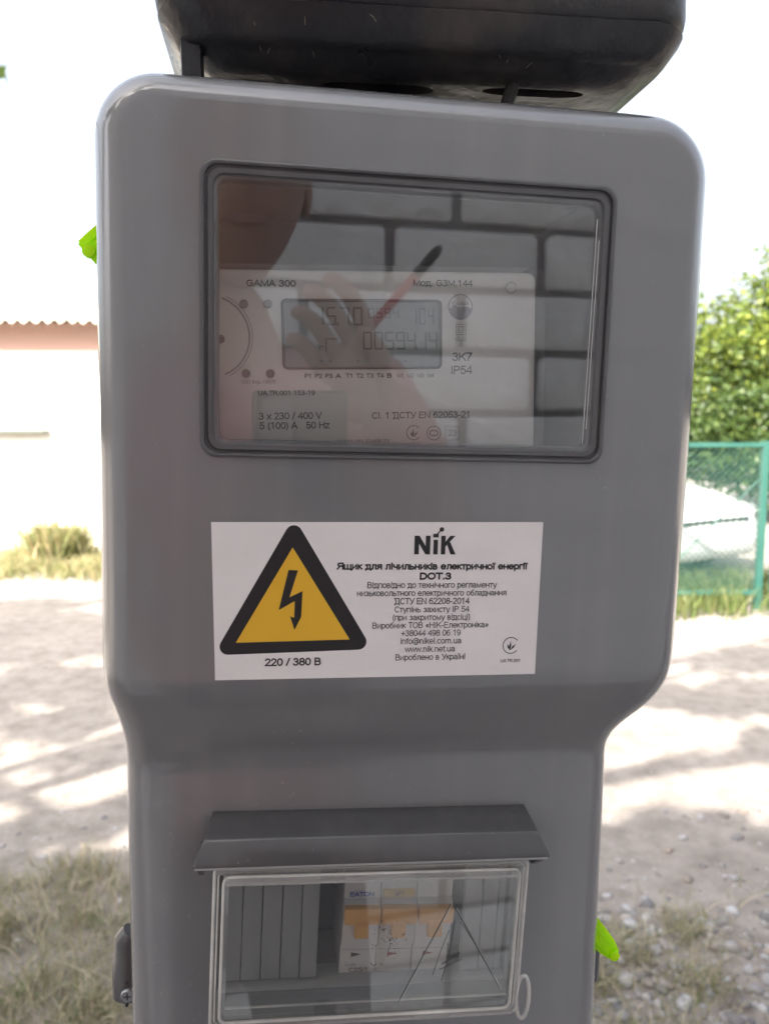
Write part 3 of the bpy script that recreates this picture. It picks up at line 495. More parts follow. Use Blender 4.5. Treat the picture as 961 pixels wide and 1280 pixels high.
for pts, wd in (([(.0328, -.1688), (.0215, -.1915), (.0115, -.2125)], .00035), ([(.0322, -.1702), (.0248, -.186), (.0135, -.2085)], .0002), ([(.0350, -.1704), (.0455, -.190), (.0560, -.2090)], .0003), ([(.0362, -.1722), (.0480, -.194)], .0004), ([(.0326, -.1806), (.0290, -.1905), (.0262, -.2008)], .00025), ([(.0377, -.1773), (.0445, -.188), (.0532, -.2030)], .00025), ([(.0350, -.1760), (.0330, -.192), (.0300, -.2040)], .0003), ([(.0300, -.196), (.0375, -.1915)], .0005), ([(.0290, -.1985), (.0385, -.1945)], .0003)):
    ribbon(W_, pts, wd, -.00175)
obj('scratched_wedge_mark', W_, M['scratch'], lid, MB)
W_ = bmesh.new()
for pts, wd in (([(.0334, -.1688), (.0221, -.1915), (.0121, -.2125)], .0002), ([(.0356, -.1704), (.0461, -.190), (.0566, -.2090)], .0002)): ribbon(W_, pts, wd, -.00175)
obj('scratch_highlight', W_, M['glint'], lid, MB)
# finger catch at the right of the lid
tb = tube([Vector((.0690 + .0030 * math.cos(a), .004, -.2195 + .0105 * math.sin(a))) for a in [2 * PI * k / 20 for k in range(20)]], .0009, n=8, closed=True); obj('lid_catch', tb, M['lidrim'], lid, MB, 60)

# panel behind the lid: narrow blank plates either side of the breaker, sloping sill below
pf = TILT
def inbox(x0, x1, z0, z1, d0, d1, bev=.0004): b = nbox(x0, x1, d0, d1, z0 + .148, z1 + .148, bev=bev); b.transform(pf); return b
xs = [-.0632, -.0545, -.0458, -.0371, -.0284, -.0206]
for a, b in zip(xs, xs[1:]): obj('blank_plate', inbox(a + .0002, b - .0002, -.2160, -.158, .0205, .024, .0005), M['inner'], mbx, MB, 30)
for a, b in ((.0458, .0545), (.0545, .0620), (.0620, .0655)): obj('blank_plate', inbox(a + .0002, b - .0002, -.2160, -.158, .0205, .024, .0005), M['inner'], mbx, MB, 30)
sill = ringloft([[(x, d, z + .148) for d, z in ((.024, -.2165), (.0200, -.2168), (.0182, -.2175), (.0178, -.2190), (.0186, -.2202), (.030, -.2202), (.030, -.2165))] for x in (-.0642, .0662)]); sill.transform(pf); bmesh.ops.recalc_face_normals(sill, faces=sill.faces[:])
obj('panel_sill', sill, M['inner'], mbx, MB, 35)
obj('panel_back', inbox(-.0640, .0660, -.2190, -.1505, .058, .060, 0), M['gap'], mbx, MB)

# side hinge lobes with a screw
def hinge(sx, x, d, z):
    b = tube([(x + .002 * -sx, d, z + .019), (x, d, z + .0165), (x, d, z + .007), (x, d, z + .006), (x, d, z - .012), (x, d, z - .0155)], [.0050, .0062, .0066, .0074, .0074, .0040], n=16)
    h = obj('hinge_lug', b, M['hood'], mbx, MB, 40)
    sc = disc(x - .001 * sx, z - .0075, .0031, d - .0088, .003); obj('screw', sc, M['steel'], h, MB, 40)
    cr = bmesh.new(); ribbon(cr, [(x - .001 * sx - .0015, z - .0075), (x - .001 * sx + .0015, z - .0075)], .0006, d - .00885); ribbon(cr, [(x - .001 * sx, z - .0090), (x - .001 * sx, z - .0060)], .0006, d - .00886); obj('screw_slot', cr, M['gap'], h, MB)
    for dz in (.0005, -.0185): obj('dimple', disc(x - .0005 * sx, z - .0075 + (.0060 if dz > 0 else -.0055), .0008, d - .0075, .001, 10), M['gap'], h, MB)
hinge(-1, -.1102, .050, -.2270); hinge(1, .1185, .050, -.2360)

# ------------------------------------------------------------------ electricity meter inside
MT = MB @ Matrix.Translation((0, .02, .0234)) @ Matrix.Rotation(rad(-2.25), 4, 'Y')     # its own slight tilt
mt = thing('electricity_meter', 'cream electricity meter with grey LCD behind the upper window', 'electricity meter', MT)
MTI = (MB @ Matrix.Translation((0, .02, 0))).inverted()
def mc(x, z):                                      # measured point on the face -> meter coordinates
    v = Matrix.Rotation(rad(2.25), 3, 'Y') @ Vector((x / 1000, 0, z / 1000 - .0234)); return v.x, v.z
def mp(name, bm, m, parent=None, smooth=None, label=None):
    return obj(name, bm, m, parent or mt, MT, smooth, label)
x1m, ztop = mc(64.5, 99.3); _, zb = mc(64, 19.0)
mb_ = ringloft(insets(-.080, x1m, -.004, ztop, .004, [(0, .06), (0, .0022), (.0005, .0007), (.0018, 0)])); mp('faceplate', mb_, M['cream'], smooth=30)
x, z = mc(-41.2, 83.3); x2, z2 = mc(25.0, 58.4); z = mc(-8, 84.5)[1]
lc = mp('lcd_bezel', ringloft(insets(x, x2, z2, z, .0018, [(-.0004, .0), (-.0004, -.0005), (.0003, -.0007), (.0007, -.0002), (.0009, .0008)]), False, False), M['knob'], smooth=30)
screen = mp('lcd_screen', poly([(x + .0006, z - .0006), (x + .0006, z2 + .0006), (x2 - .0006, z2 + .0006), (x2 - .0006, z - .0006)], -.00008), M['lcd'])
SEG = {'0': 'abcdef', '1': 'bc', '2': 'abged', '3': 'abgcd', '4': 'fgbc', '5': 'afgcd', '7': 'abc', '9': 'abcdfg', 'L': 'fed', '-': 'g', ' ': ''}
def seven(bm, ch, x, z, w_, h, d=-.00016, t=.0007):
    P = dict(a=((0, 1), (1, 1)), b=((1, 1), (1, .5)), c=((1, .5), (1, 0)), d=((0, 0), (1, 0)), e=((0, .5), (0, 0)), f=((0, 1), (0, .5)), g=((0, .5), (1, .5)))
    for s in SEG[ch]:
        (a, b), (c, e) = P[s]; u = Vector((c - a, e - b)) * .06; p, q = Vector((x + (a + u.x) * w_, z + (b + u.y) * h)), Vector((x + (c - u.x) * w_, z + (e - u.y) * h)); ribbon(bm, [p, q], t, d)
dg = bmesh.new(); dx, dz = mc(-27.6, 74.0); q = dx
for ch in '15.7.0':
    if ch == '.': ribbon(dg, [(q - .0008, dz - .0002), (q - .0008, dz + .0006)], .0007, -.00016); q += .0004; continue
    seven(dg, ch, q, dz, .0032, .0066); q += .0050
q += .001
for ch in '0594': seven(dg, ch, q, dz + .0028, .0022, .0036, t=.0004); q += .0034
q += .004
for ch in '104': seven(dg, ch, q, dz + .0004, .0022, .0060, t=.0005); q += .0036
obj('lcd_digits', dg, M['seg'], screen, MT)
dg = bmesh.new(); dx, dz = mc(-7.5, 65.0); q = dx
for i, ch in enumerate('0059414'):
    if i == 5: ribbon(dg, [(q - .0009, dz - .0002), (q - .0009, dz + .0006)], .0007, -.00016)
    seven(dg, ch, q, dz, .0031, .0066); q += .00455
ribbon(dg, [(dx - .0155, dz - .001), (dx - .0155, dz + .004), (dx - .011, dz + .004)], .0005, -.00016); ribbon(dg, [(dx - .018, dz - .0005), (dx - .018, dz + .0010), (dx - .0165, dz + .001)], .0004, -.00016)
for dxx in (-.018, -.0145, -.003, .0165): poly([(dx + dxx, dz - .0046), (dx + dxx + .0006, dz - .0056), (dx + dxx + .0012, dz - .0046)], -.00016, dg)
obj('lcd_digits', dg, M['seg'], screen, MT)
def mtxt(s, xa, za, xb, cap, wt=.9, m='mink'):
    x, z = mc(xa, za); mp('printed_text', text_bm(s, x, z - cap / 2000, cap / 1000, -.0001, (xb - xa) / 1000, wt), M[m])
mtxt('GAMA 300', -55.2, 89.0, -35.7, 2.7, 1.25); mtxt('Мод. G3M.144', 12.1, 92.4, 37.0, 2.7, 1.15)
mtxt('3 x 230 / 400 V', -49.9, 36.4, -24.5, 2.9, 1); mtxt('5 (100) A   50 Hz', -49.6, 32.5, -21.2, 2.9, 1)
mtxt('Cl. 1 ДСТУ EN 62053-21', -3.6, 37.9, 38.4, 2.8, 1.05)
mtxt('UA.TR.001 153-19', -50.3, 45.7, -27.3, 2.0, 1); mtxt('500 imp / kWh', -57, 50.0, -43.1, 1.7, 1, 'minkl')
mtxt('3K7', 29.6, 63.2, 38.0, 3.5, .95); mtxt('IP54', 29.1, 57.7, 38.2, 3.5, .95)
mtxt('11103 061 53468 23', -17.8, 26.6, 4.0, 1.9, 1.2, 'minkl')
for i, s_ in enumerate(['P1', 'P2', 'P3', 'A', 'T1', 'T2', 'T3', 'T4', 'B', 'M1', 'M2', 'M3', 'M4']):
    f_ = i / 12; xa = -31.6 + (19.2 + 31.6) * f_; mtxt(s_, xa, 53.2 + 2.0 * f_, xa + (2.0 if len(s_) == 1 else 2.9), 1.9, 1.3, 'mink' if i < 9 else 'minkl')
for px_, pz_, light in ((-56.1, 80.8, 1), (-46.6, 81.2, 0), (-65.2, 66.6, 0), (-55.0, 53.4, 0), (-45.4, 53.7, 0)):
    x, z = mc(px_, pz_); mp('indicator_led', disc(x, z, .0017, -.0009, .0012, 20), M['minkl'] if light else M['knob'], smooth=40)
x, z = mc(-69.8, 67.5); rg_ = bmesh.new(); arc(rg_, x, z, .0160, -68, 68, .0007, -.00012, 40); arc(rg_, x, z, .0172, -64, 64, .0003, -.00012, 40); mp('optical_port_ring', rg_, M['minkl'])
x, z = mc(53.5, 92.3); mp('cover_screw', disc(x, z, .0022, -.0008, .001, 20), M['cream'], smooth=40); sr = bmesh.new(); arc(sr, x, z, .0022, 20, 330, .0003, -.00085); mp('screw_outline', sr, M['minkl'])
x, z = mc(32.3, 83.6); lo = bmesh.new(); r_ = .0050; arc(lo, x, z, r_, 0, 360, .0004, -.0001, 40); text_bm('ELGAMA', x, z + .0006, .0017, -.0001, .0072, 1.0, 'c', lo)
a0 = math.asin(.12); poly([(x + r_ * math.cos(t), z + r_ * math.sin(t)) for t in np.linspace(PI + .1, 2 * PI - .1, 20)], -.00014, lo); ribbon(lo, [(x - .0032, z - .0002), (x + .0036, z - .0002)], .0005, -.00012)
poly([(x - .0040, z - .0004), (x - .0010, z - .0004), (x - .0016, z + .0004), (x - .0027, z + .0006)], -.00018, lo); mp('round_emblem', lo, M['minkl'])
x, z = mc(32.9, 74.5); sq = bmesh.new()
for h_ in (.0021, .0011): ribbon(sq, [(x - h_, z - h_), (x + h_, z - h_), (x + h_, z + h_), (x - h_, z + h_), (x - h_, z - h_), (x + h_ * .5, z - h_)], .00022, -.0001 - h_ * .002)
arc(sq, x - .0014, z - .0038, .0007, 0, 360, .0002, -.0001, 12); arc(sq, x + .0014, z - .0038, .0007, 0, 360, .0002, -.0001, 12); ribbon(sq, [(x - .0007, z - .0038), (x, z - .0048), (x + .0007, z - .0038)], .0002, -.0001); ribbon(sq, [(x, z - .0048), (x, z - .0058)], .0002, -.00012); arc(sq, x, z - .0064, .0006, 0, 360, .0002, -.0001, 12); mp('insulation_symbol', sq, M['minkl'])
x, z = mc(14.3, 31.2); cm = trefoil(bmesh.new(), x, z, .0030, -.0001); text_bm('UA.TR.001', x, z - .0050, .0010, -.0001, .006, 1.1, 'c', cm); mp('conformity_mark', cm, M['mink'])
x, z = mc(22.9, 31.3); cm = arc(bmesh.new(), x, z, .0029, 0, 360, .0004, -.0001); arc(cm, x - .0006, z, .0011, 60, 300, .0005, -.0001); arc(cm, x + .0008, z, .0010, -120, 120, .0005, -.00012); mp('metrology_mark', cm, M['minkl'])
x, z = mc(30.8, 31.5); cm = bmesh.new(); h_ = .0029; ribbon(cm, [(x - h_, z - h_), (x + h_, z - h_), (x + h_, z + h_), (x - h_, z + h_), (x - h_, z - h_), (x, z - h_)], .00022, -.0001); text_bm('23', x, z - .0013, .0026, -.0001, .0036, .9, 'c', cm); mp('year_mark', cm, M['minkl'])
mcv = ringloft(insets(-.0815, x1m + .0020, -.0050, ztop + .0010, .005, [(0, .055), (0, -.0055), (.0006, -.0068), (.0020, -.0072)])); mp('clear_cover', mcv, M['mpane'])

# ------------------------------------------------------------------ circuit breaker
BK = MB @ Matrix.Translation((.0126, .0175, -.2195)) @ Matrix.Rotation(rad(2.9), 4, 'Y') @ Matrix.Diagonal((1, 1, 1.075, 1))
bk = thing('circuit_breaker', 'three pole white circuit breaker with orange toggles under the clear flap', 'circuit breaker', BK)
pw = .0503 / 3
for i in range(3):
    x0 = -.02515 + i * pw; x1 = x0 + pw
    b = ringloft([[(x, d, z) for d, z in ((.040, 0), (.0065, 0), (.0058, .0006), (.0058, .0150), (.0050, .0160), (.0030, .0166), (.0028, .0352), (.0035, .0357), (.0060, .0362), (.0062, .0450), (.040, .0450))] for x in (x0 + .0002, x1 - .0002)])
    bmesh.ops.recalc_face_normals(b, faces=b.faces[:]); pm = obj('pole_module', b, M['brk'], bk, BK, 30)
    bar = nbox(x0 + .0003, x1 - .0003, -.0008, .0030, .0278, .0350, bev=.0006); obj('orange_band', bar, M['orange'], pm, BK, 30)
    xm = (x0 + x1) / 2 - .0002; tg = ringloft([[(xm + s_ * .0030, d, z) for d, z in ((.003, .0224), (-.0010, .0220), (-.0024, .0232), (-.0024, .0282), (-.0008, .0294), (.003, .0294))] for s_ in (-1, 1)]); bmesh.ops.recalc_face_normals(tg, faces=tg.faces[:]); obj('toggle', tg, M['orange'], pm, BK, 30)
    obj('arrow_print', poly([(xm - .0030, .0115), (xm - .0030, .0093), (xm + .0018, .0105)], .0055), M['redp' if i else 'mink'], pm, BK)
    ln = bmesh.new(); ribbon(ln, [(x0 + .001, .0128), (x1 - .001, .0128)], .0002, .0055); obj('printed_line', ln, M['minkl'], pm, BK)
obj('brand_text', text_bm('EATON', -.0225, .0368, .0022, .0056, .0110, 1.6), M['blue'], bk, BK)
obj('label_tab', nbox(-.0072, .0073, .0052, .0061, .0364, .0402, bev=.0003), mat('pale_yellow_label', (.66, .45, .14), .5), bk, BK)
obj('label_text', text_bm('QF1', 0, .0374, .0019, .0051, .0042, 1.2, 'c'), M['mink'], bk, BK)
obj('rating_text', text_bm('C25/1', -.0205, .0024, .0020, .0055, .0090, 1.1), M['mink'], bk, BK); obj('rating_text', text_bm('CLS6', -.0225, .0052, .0012, .0055, .0050, 1), M['minkl'], bk, BK)
sk = bmesh.new(); rs = random.Random(4)
for k in range(60):
    x = rs.gauss(-.0085, .0032); z = rs.gauss(.0325, .0046); a = rs.random() * 6.3; l = rs.uniform(.0003, .0012); ribbon(sk, [(x, z), (x + l * math.cos(a), z + l * math.sin(a))], rs.uniform(.0001, .0003), -.0190 - k * 1e-7)
for c in ((-.0135, .0240),): arc(sk, c[0], c[1], .0013, 170, 330, .0003, -.0190)
sk.transform(Matrix.Translation((0, 0, 0))); obj('lid_grime', sk, M['mink'], lid, BK)

# ------------------------------------------------------------------ black moulded hood/tank above
TK = MB @ Matrix.Translation((.0222, .13, .1845)) @ Matrix.Rotation(rad(-2.2), 4, 'Y')
tk = thing('black_plastic_canister', 'weathered black moulded plastic canister with a slotted underside standing above the meter cabinet', 'canister', TK)
def rxy(hx, y0_, y1_, r, z, n=8):
    pts = []
    for cx, cy, a0 in ((hx - r, y1_ - r, 0), (-hx + r, y1_ - r, 90), (-hx + r, y0_ + r, 180), (hx - r, y0_ + r, 270)):
        for k in range(n + 1): a = rad(a0 + 90 * k / n); pts.append((cx + r * math.cos(a), cy + r * math.sin(a), z))
    return pts
R_ = []
for z, ins in ((.0000, .060), (.0004, .0260), (.0016, .0200), (.0040, .0160), (.0060, .0130), (.0064, .0118), (.0072, .0085), (.0095, .0064), (.0165, .0016), (.0188, .0006), (.0200, .0020), (.0220, .0004), (.0260, -.0002), (.0400, 0), (.16, 0), (.175, .002), (.185, .010), (.189, .022)):
    R_.append(rxy(.1152 - ins, -.100 + ins, .085 - ins, max(.004, .022 - ins * .4), z))
tbm = ringloft(R_); slot = ringloft([[(.050 + q[0], -.0690 + q[1] * .55, zz) for q in [(.014 * math.cos(t) + (.010 if math.cos(t) > 0 else -.010), .0075 * math.sin(t)) for t in np.linspace(0, 2 * PI, 25)[:-1]]] for zz in (-.01, .02)])
slot2 = ringloft([[(-.022 + q[0], -.066 + q[1] * .6, zz) for q in [(.012 * math.cos(t) + (.014 if math.cos(t) > 0 else -.014), .0085 * math.sin(t)) for t in np.linspace(0, 2 * PI, 25)[:-1]]] for zz in (-.01, .015)])
bmesh.ops.recalc_face_normals(tbm, faces=tbm.faces[:]); tme = boolean(mesh_from(tbm, 'canister_body', M['tank']), [slot, slot2])
for p in tme.polygons: p.use_smooth = True
tme.set_sharp_from_angle(angle=rad(35)); to = link(bpy.data.objects.new('canister_body', tme)); to.parent = tk
obj('neck_strap', tube([(.034, -.080, -.024), (.0345, -.078, -.010), (.0385, -.0745, .000), (.041, -.072, .012)], .0030, n=8), M['tank'], tk, TK, 40)
obj('corner_lug', ringloft([[(x, -.085 + dy, z) for x, dy in ((-.1050, 0), (-.0975, 0), (-.0965, .006), (-.1060, .006))] for z in (-.025, .010)]), M['tank'], tk, TK)
obj('screw_cap', tube([(.06, 0, .186), (.06, 0, .205), (.06, 0, .208)], [.026, .026, .022], n=24), M['tank'], tk, TK, 40)
# straw and cobweb stuck on its underside
hs = bmesh.new(); rs = random.Random(3)
for k in range(22):
    x = rs.choice([-.062, -.058, -.02, .03, -.07]) + rs.gauss(0, .006); z = .0085 + rs.gauss(0, .002); y = -.0935 - (z - .0085) * 1.3 + .0015; a = rs.uniform(.5, 2.6); l = rs.uniform(.002, .006)
    tube([(x, y, z), (x + l * .5 * math.cos(a), y - .001, z + l * .5 * math.sin(a)), (x + l * math.cos(a), y - .0005, z + l * math.sin(a))], .00009, bm=hs, n=3)
obj('straw_bits', hs, mat('dry_straw', (.42, .34, .24), .8), tk, TK, kind='stuff')
# post that carries both
post = thing('wooden_post', 'grey wooden post carrying the meter cabinet and the black canister', 'post', Matrix.Translation(Vector(BP(.01, .205, 0)[:2] + (0,))))
x, y, _ = WM[post.name].translation
obj('shaft', nbox(-.045, .045, -.035, .045, -.05, 1.6385, bev=.006), M['wood'], post, WM[post.name])
obj('shelf_board', nbox(-.085, .085, -.06, .06, 1.6390, 1.651, bev=.002), M['wood'], post, WM[post.name])

# ------------------------------------------------------------------ fluorescent seals
def seal(label, x, d, z, ang, L, wd, mwire, tp=(.42, .25)):
    F = frame_at(x, d, z, ang)
    t = thing('security_seal', label, 'seal', F, 'fluorescent plastic seals on the cabinet sides')
    b = ringloft([[(s_ * L, -th * .5 * q, -h) for s_, h, q in ((0, wd * .5, 1), (.75, wd * tp[0], 1), (1, wd * tp[1], 1))] + [(s_ * L, -th * .5 * q, h) for s_, h, q in ((1, wd * tp[1], 1), (.75, wd * tp[0], 1), (0, wd * .5, 1))] for th in (1.6 * .004, -1.6 * .004)]); bmesh.ops.recalc_face_normals(b, faces=b.faces[:]); bmesh.ops.bevel(b, geom=b.edges[:], offset=.0008, segments=2, affect='EDGES')
    obj('seal_body', b, M['seal'], t, F, 40)
    r = bmesh.new()
    for q in (-.22, .18): box(r, L * .12, L * .80, -.0040, -.0030, wd * q - .0004, wd * q + .0004)
    obj('ribs', r, M['seal'], t, F); obj('rotor_cap', disc(L * .93, 0, wd * .22, -.0048, .003, 16), M['seal'], t, F, 40)
    obj('wire', tube(mwire, .00035, n=5), M['steel'], t, F)
seal('fluorescent green seal behind the upper left edge of the cabinet', -.1020, .032, .1130, 222, .0215, .0120, [(.002, 0, .006), (-.006, .006, .009), (-.010, .012, .008)], (.5, .48))
seal('fluorescent green seal hanging by the lower right hinge of the cabinet', .1075, .034, -.2030, -50, .0285, .0115, [(.0015, 0, .004), (-.0065, -.001, .0115), (-.0165, 0, .0180), (-.0235, .0, .0265)])

# ================================================================== BRICK BUILDING BEHIND THE CAMERA
WALLA = 3.0                                                       # yaw of the wall, degrees
WMx = Matrix.Translation((0, -.66, 0)) @ Matrix.Rotation(rad(WALLA), 4, 'Z')
bw = thing('brick_building', 'white painted brick wall of a tall building with grey mortar joints', 'building', WMx)
H_W, BL, BH_, J = 3.3, .250, .088, .014
obj('mortar_wall', nbox(-4.4, 8, -.30, -.010, 0, H_W), M['mortar'], bw, WMx)
obj('roof_slab', nbox(-4.5, 8.1, -3.5, .10, H_W + .002, H_W + .12), M['roof'], bw, WMx)
obj('side_block', nbox(-4.4, 8, -3.4, -.302, 0, H_W), M['stucco'], bw, WMx)
bmesh_cache = []
for v_ in range(6):
    b = nbox(-BL / 2 + .001, BL / 2 - .001, -.0095, .004, 0, BH_, bev=.009, seg=2)
    for q in b.verts: q.co += Vector((noise.noise(q.co * 25 + Vector((v_ * 9, 0, 0))), noise.noise(q.co * 22 + Vector((0, v_ * 7, 0))) * .5, noise.noise(q.co * 25 + Vector((0, 0, v_ * 5))))) * .006
    bmesh_cache.append(mesh_from(b, 'brick', M['brick'], 40))
hb = bmesh.new(); nobj = 0
rows = int(H_W / (BH_ + J)); rs = random.Random(11); big = []
for r in range(rows):
    z = r * (BH_ + J) - .028; n_ = int(16 / (BL + J)); off = (.5 if r % 2 else 0) * (BL + J) + rs.uniform(-.02, .02)
    for c in range(-n_ // 2, n_ // 2 + 1):
        x = c * (BL + J) + off
        if x > 7.8 or x < -4.25: continue
        if -1.1 < x < 1.5 and 1.0 < z < 2.6:
            o = link(bpy.data.objects.new('brick', bmesh_cache[rs.randrange(6)])); o.parent = bw; o.location = (x, 0, z); o.rotation_euler = (rs.uniform(-.02, .02), rs.uniform(-.006, .006), rs.uniform(-.01, .01)); nobj += 1
        else: big.append((x, z))
V = []; F = []
for x, z in big:
    b0 = len(V); h = BL / 2; e = .008
    V += [(x - h, -.0095, z), (x + h, -.0095, z), (x + h, -.0095, z + BH_), (x - h, -.0095, z + BH_), (x - h + e, .004, z + e), (x + h - e, .004, z + e), (x + h - e, .004, z + BH_ - e), (x - h + e, .004, z + BH_ - e)]
    F += [(b0 + 4, b0 + 7, b0 + 6, b0 + 5)] + [(b0 + i, b0 + 4 + i, b0 + 4 + (i + 1) % 4, b0 + (i + 1) % 4) for i in range(4)]
me = from_np('brick_courses', np.array(V), np.array(F), M['brick']); o = link(bpy.data.objects.new('brick_courses', me)); o.parent = bw; o['kind'] = 'stuff'

# ================================================================== WHITE HOUSE
HM = Matrix.Translation((-9.5, 9.1, 0)) @ Matrix.Rotation(rad(-1.0), 4, 'Z')
hs_ = thing('white_house', 'low white rendered house with a corrugated sheet roof', 'house', HM)
obj('wall', nbox(0, 10.2, 0, 5.0, 0, 2.50), M['stucco'], hs_, HM)
obj('plinth', nbox(-.03, 10.23, -.04, 0.0, 0, .32), M['stucco'], hs_, HM)
obj('eave_shade', nbox(-.1, 10.3, -.03, -.002, 2.36, 2.66), M['eave_shade'], hs_, HM)  # thin pinkish strip painting the shaded band under the eave
obj('ledge', nbox(.2, 5.60, -.16, -.001, 1.405, 1.44), M['zinc'], hs_, HM); obj('cable', nbox(5.7, 10.1, -.02, -.001, 1.42, 1.43), M['zinc'], hs_, HM)
sh = bmesh.new(); PW = .135; nn_ = 8 * 6; W8 = PW * 8
g0 = [[sh.verts.new((W8 * i / nn_, yy, .026 * math.cos(2 * PI * i / 6) + yy * .36)) for i in range(nn_ + 1)] for yy in (-.42, 1.2, 2.8)]
g1 = [[sh.verts.new((v.co.x, v.co.y, v.co.z - .024)) for v in r] for r in g0]
for a, b in zip(g0, g0[1:]):
    for i in range(nn_): sh.faces.new((a[i], a[i + 1], b[i + 1], b[i]))
for a, b in zip(g1, g1[1:]):
    for i in range(nn_): sh.faces.new((a[i], b[i], b[i + 1], a[i + 1]))
for i in range(nn_): sh.faces.new((g0[0][i + 1], g0[0][i], g1[0][i], g1[0][i + 1]))
sm = mesh_from(sh, 'roof_sheet', M['roof'], 50)
for i in range(10):
    o = link(bpy.data.objects.new('roof_sheet', sm)); o.parent = hs_; o.location = (-.2 + i * (W8 - .02), -.02, 2.79 + (i % 2) * .006)
obj('roof_back', ringloft([[(x, y_, z_) for y_, z_ in ((2.75, 3.72), (2.78, 3.78), (5.5, 2.72), (5.45, 2.66))] for x in (-.2, 10.4)]), M['roof'], hs_, HM)
gb = ringloft([[(x, y_, z_) for y_, z_ in ((0.02, 2.502), (2.7, 3.6), (4.98, 2.502))] for x in (0.0, 10.2)]); bmesh.ops.recalc_face_normals(gb, faces=gb.faces[:]); obj('gable', gb, M['stucco'], hs_, HM)

# ================================================================== GREEN FENCE
FM = Matrix.Translation((3.04, 6.15, 0)) @ Matrix.Rotation(rad(2), 4, 'Z')
fn = thing('mesh_fence', 'green painted yard fence with wire mesh in front of the white car', 'fence', FM)
def gpost(x, h, r): return obj('post', nbox(x - r, x + r, -r, r, -.05, h, bev=.004), M['green'], fn, FM)
def rail(x0, x1, z, r=.018): return obj('rail', nbox(x0, x1, -r, r, z - r, z + r, bev=.003), M['green'], fn, FM)
for x in (-2.5, .0, .125, 2.6, 5.1): gpost(x, 1.37, .026)
for a, b in ((-2.474, -.026), (.151, 2.574), (2.626, 5.074)):
    rail(a, b, 1.338); rail(a, b, .14); rail(a + .10, b - .16, 1.26, .012) if 0 else None
    V = []; F = []; p = .038; wr = .0048; z0, z1 = .16, 1.318; Hh = z1 - z0
    for sgn in (1, -1):
        x = a - Hh
        while x < b + Hh:
            xa, xb = (x, x + Hh) if sgn > 0 else (x + Hh, x); za, zb_ = z0, z1
            # clip to the panel
            t0, t1 = 0, 1
            dx_ = xb - xa
            for lim, s_ in ((a, 1), (b, -1)):
                ta = (lim - xa) / dx_
                if s_ * dx_ > 0: t0 = max(t0, ta)
                else: t1 = min(t1, ta)
            if t1 > t0:
                P0 = (xa + dx_ * t0, z0 + Hh * t0); P1 = (xa + dx_ * t1, z0 + Hh * t1); i0 = len(V)
                for (px_, pz_) in (P0, P1): V += [(px_ - wr, -wr * sgn, pz_), (px_ + wr, -wr * sgn, pz_), (px_, wr * .5 - wr * sgn, pz_ + wr)]
                F += [(i0, i0 + 1, i0 + 4, i0 + 3), (i0 + 1, i0 + 2, i0 + 5, i0 + 4), (i0 + 2, i0, i0 + 3, i0 + 5)]
            x += p * 1.414
    o = link(bpy.data.objects.new('wire_mesh', from_np('wire_mesh', np.array(V), np.array(F), M['mesh']))); o.parent = fn
    obj('brace', tube([(b - .9, .005, .16), (b - .02, .005, 1.05)], .010, n=6), M['green'], fn, FM)

# ================================================================== PARKED CAR
CM = Matrix.Translation((3.12, 7.15, 0)) @ Matrix.Rotation(rad(-58), 4, 'Z')      # local -x is towards the tail
car = thing('parked_car', 'white car parked with its nose towards the yard behind the green mesh fence', 'car', CM)
stn = [(0.0, .30, .55, .60), (-.04, .24, .66, .70), (-.14, .20, .74, .78), (-.5, .19, .82, .83), (-.95, .19, .90, .85), (-1.15, .19, .93, .86), (-2.0, .19, .95, .87), (-3.0, .19, .97, .86), (-3.7, .20, .96, .83), (-4.0, .24, .90, .78), (-4.08, .34, .75, .70)]
rings = []
for x, zb_, zt, hw in stn:
    zb_ += 0; m_ = (zb_ + zt) / 2
    rings.append([(x, y_, z_) for y_, z_ in ((-hw * .92, zb_), (-hw, zb_ + .08), (-hw * 1.02, m_), (-hw * .98, zt - .10), (-hw * .88, zt - .02), (-hw * .5, zt + .015), (0, zt + .025), (hw * .5, zt + .015), (hw * .88, zt - .02), (hw * .98, zt - .10), (hw * 1.02, m_), (hw, zb_ + .08), (hw * .92, zb_))])
def arches(me):
    cs = []
    for x in (-.78, -3.32):
        cs.append(tube([(x, -1.1, .30), (x, -.62, .30)], .345, n=28)); cs.append(tube([(x, .62, .30), (x, 1.1, .30)], .345, n=28))
    return boolean(me, cs)
cb = ringloft(rings); bmesh.ops.recalc_face_normals(cb, faces=cb.faces[:]); cme = arches(mesh_from(cb, 'body', M['carw'])); 
for p in cme.polygons: p.use_smooth = True
cme.set_sharp_from_angle(angle=rad(35)); o = link(bpy.data.objects.new('body', cme)); o.parent = car; WM[o.name] = CM.copy(); cbody = o
gr_ = [(-1.08, .93, .76), (-1.75, 1.33, .60), (-2.1, 1.40, .58), (-2.9, 1.40, .57), (-3.45, 1.22, .60), (-3.75, .98, .70)]
rings = [[(x, -hw_b, .93), (x, -hwt, zt - .01), (x, -hwt * .8, zt + .02), (x, hwt * .8, zt + .02), (x, hwt, zt - .01), (x, hw_b, .93)] for (x, zt, hwt), hw_b in zip(gr_, (.78, .79, .79, .79, .78, .74))]
obj('windows', ringloft(rings), M['glass'], car, CM, 30)
rf = [[(x, y_, z_) for y_, z_ in ((-h, zt - .008), (-h * .8, zt + .026), (h * .8, zt + .026), (h, zt - .008), (h * .8, zt + .008), (-h * .8, zt + .008))] for x, zt, h in ((-1.72, 1.322, .605), (-2.1, 1.40, .588), (-2.9, 1.40, .578), (-3.42, 1.235, .60))]
obj('roof', ringloft(rf), M['carw'], car, CM, 30)
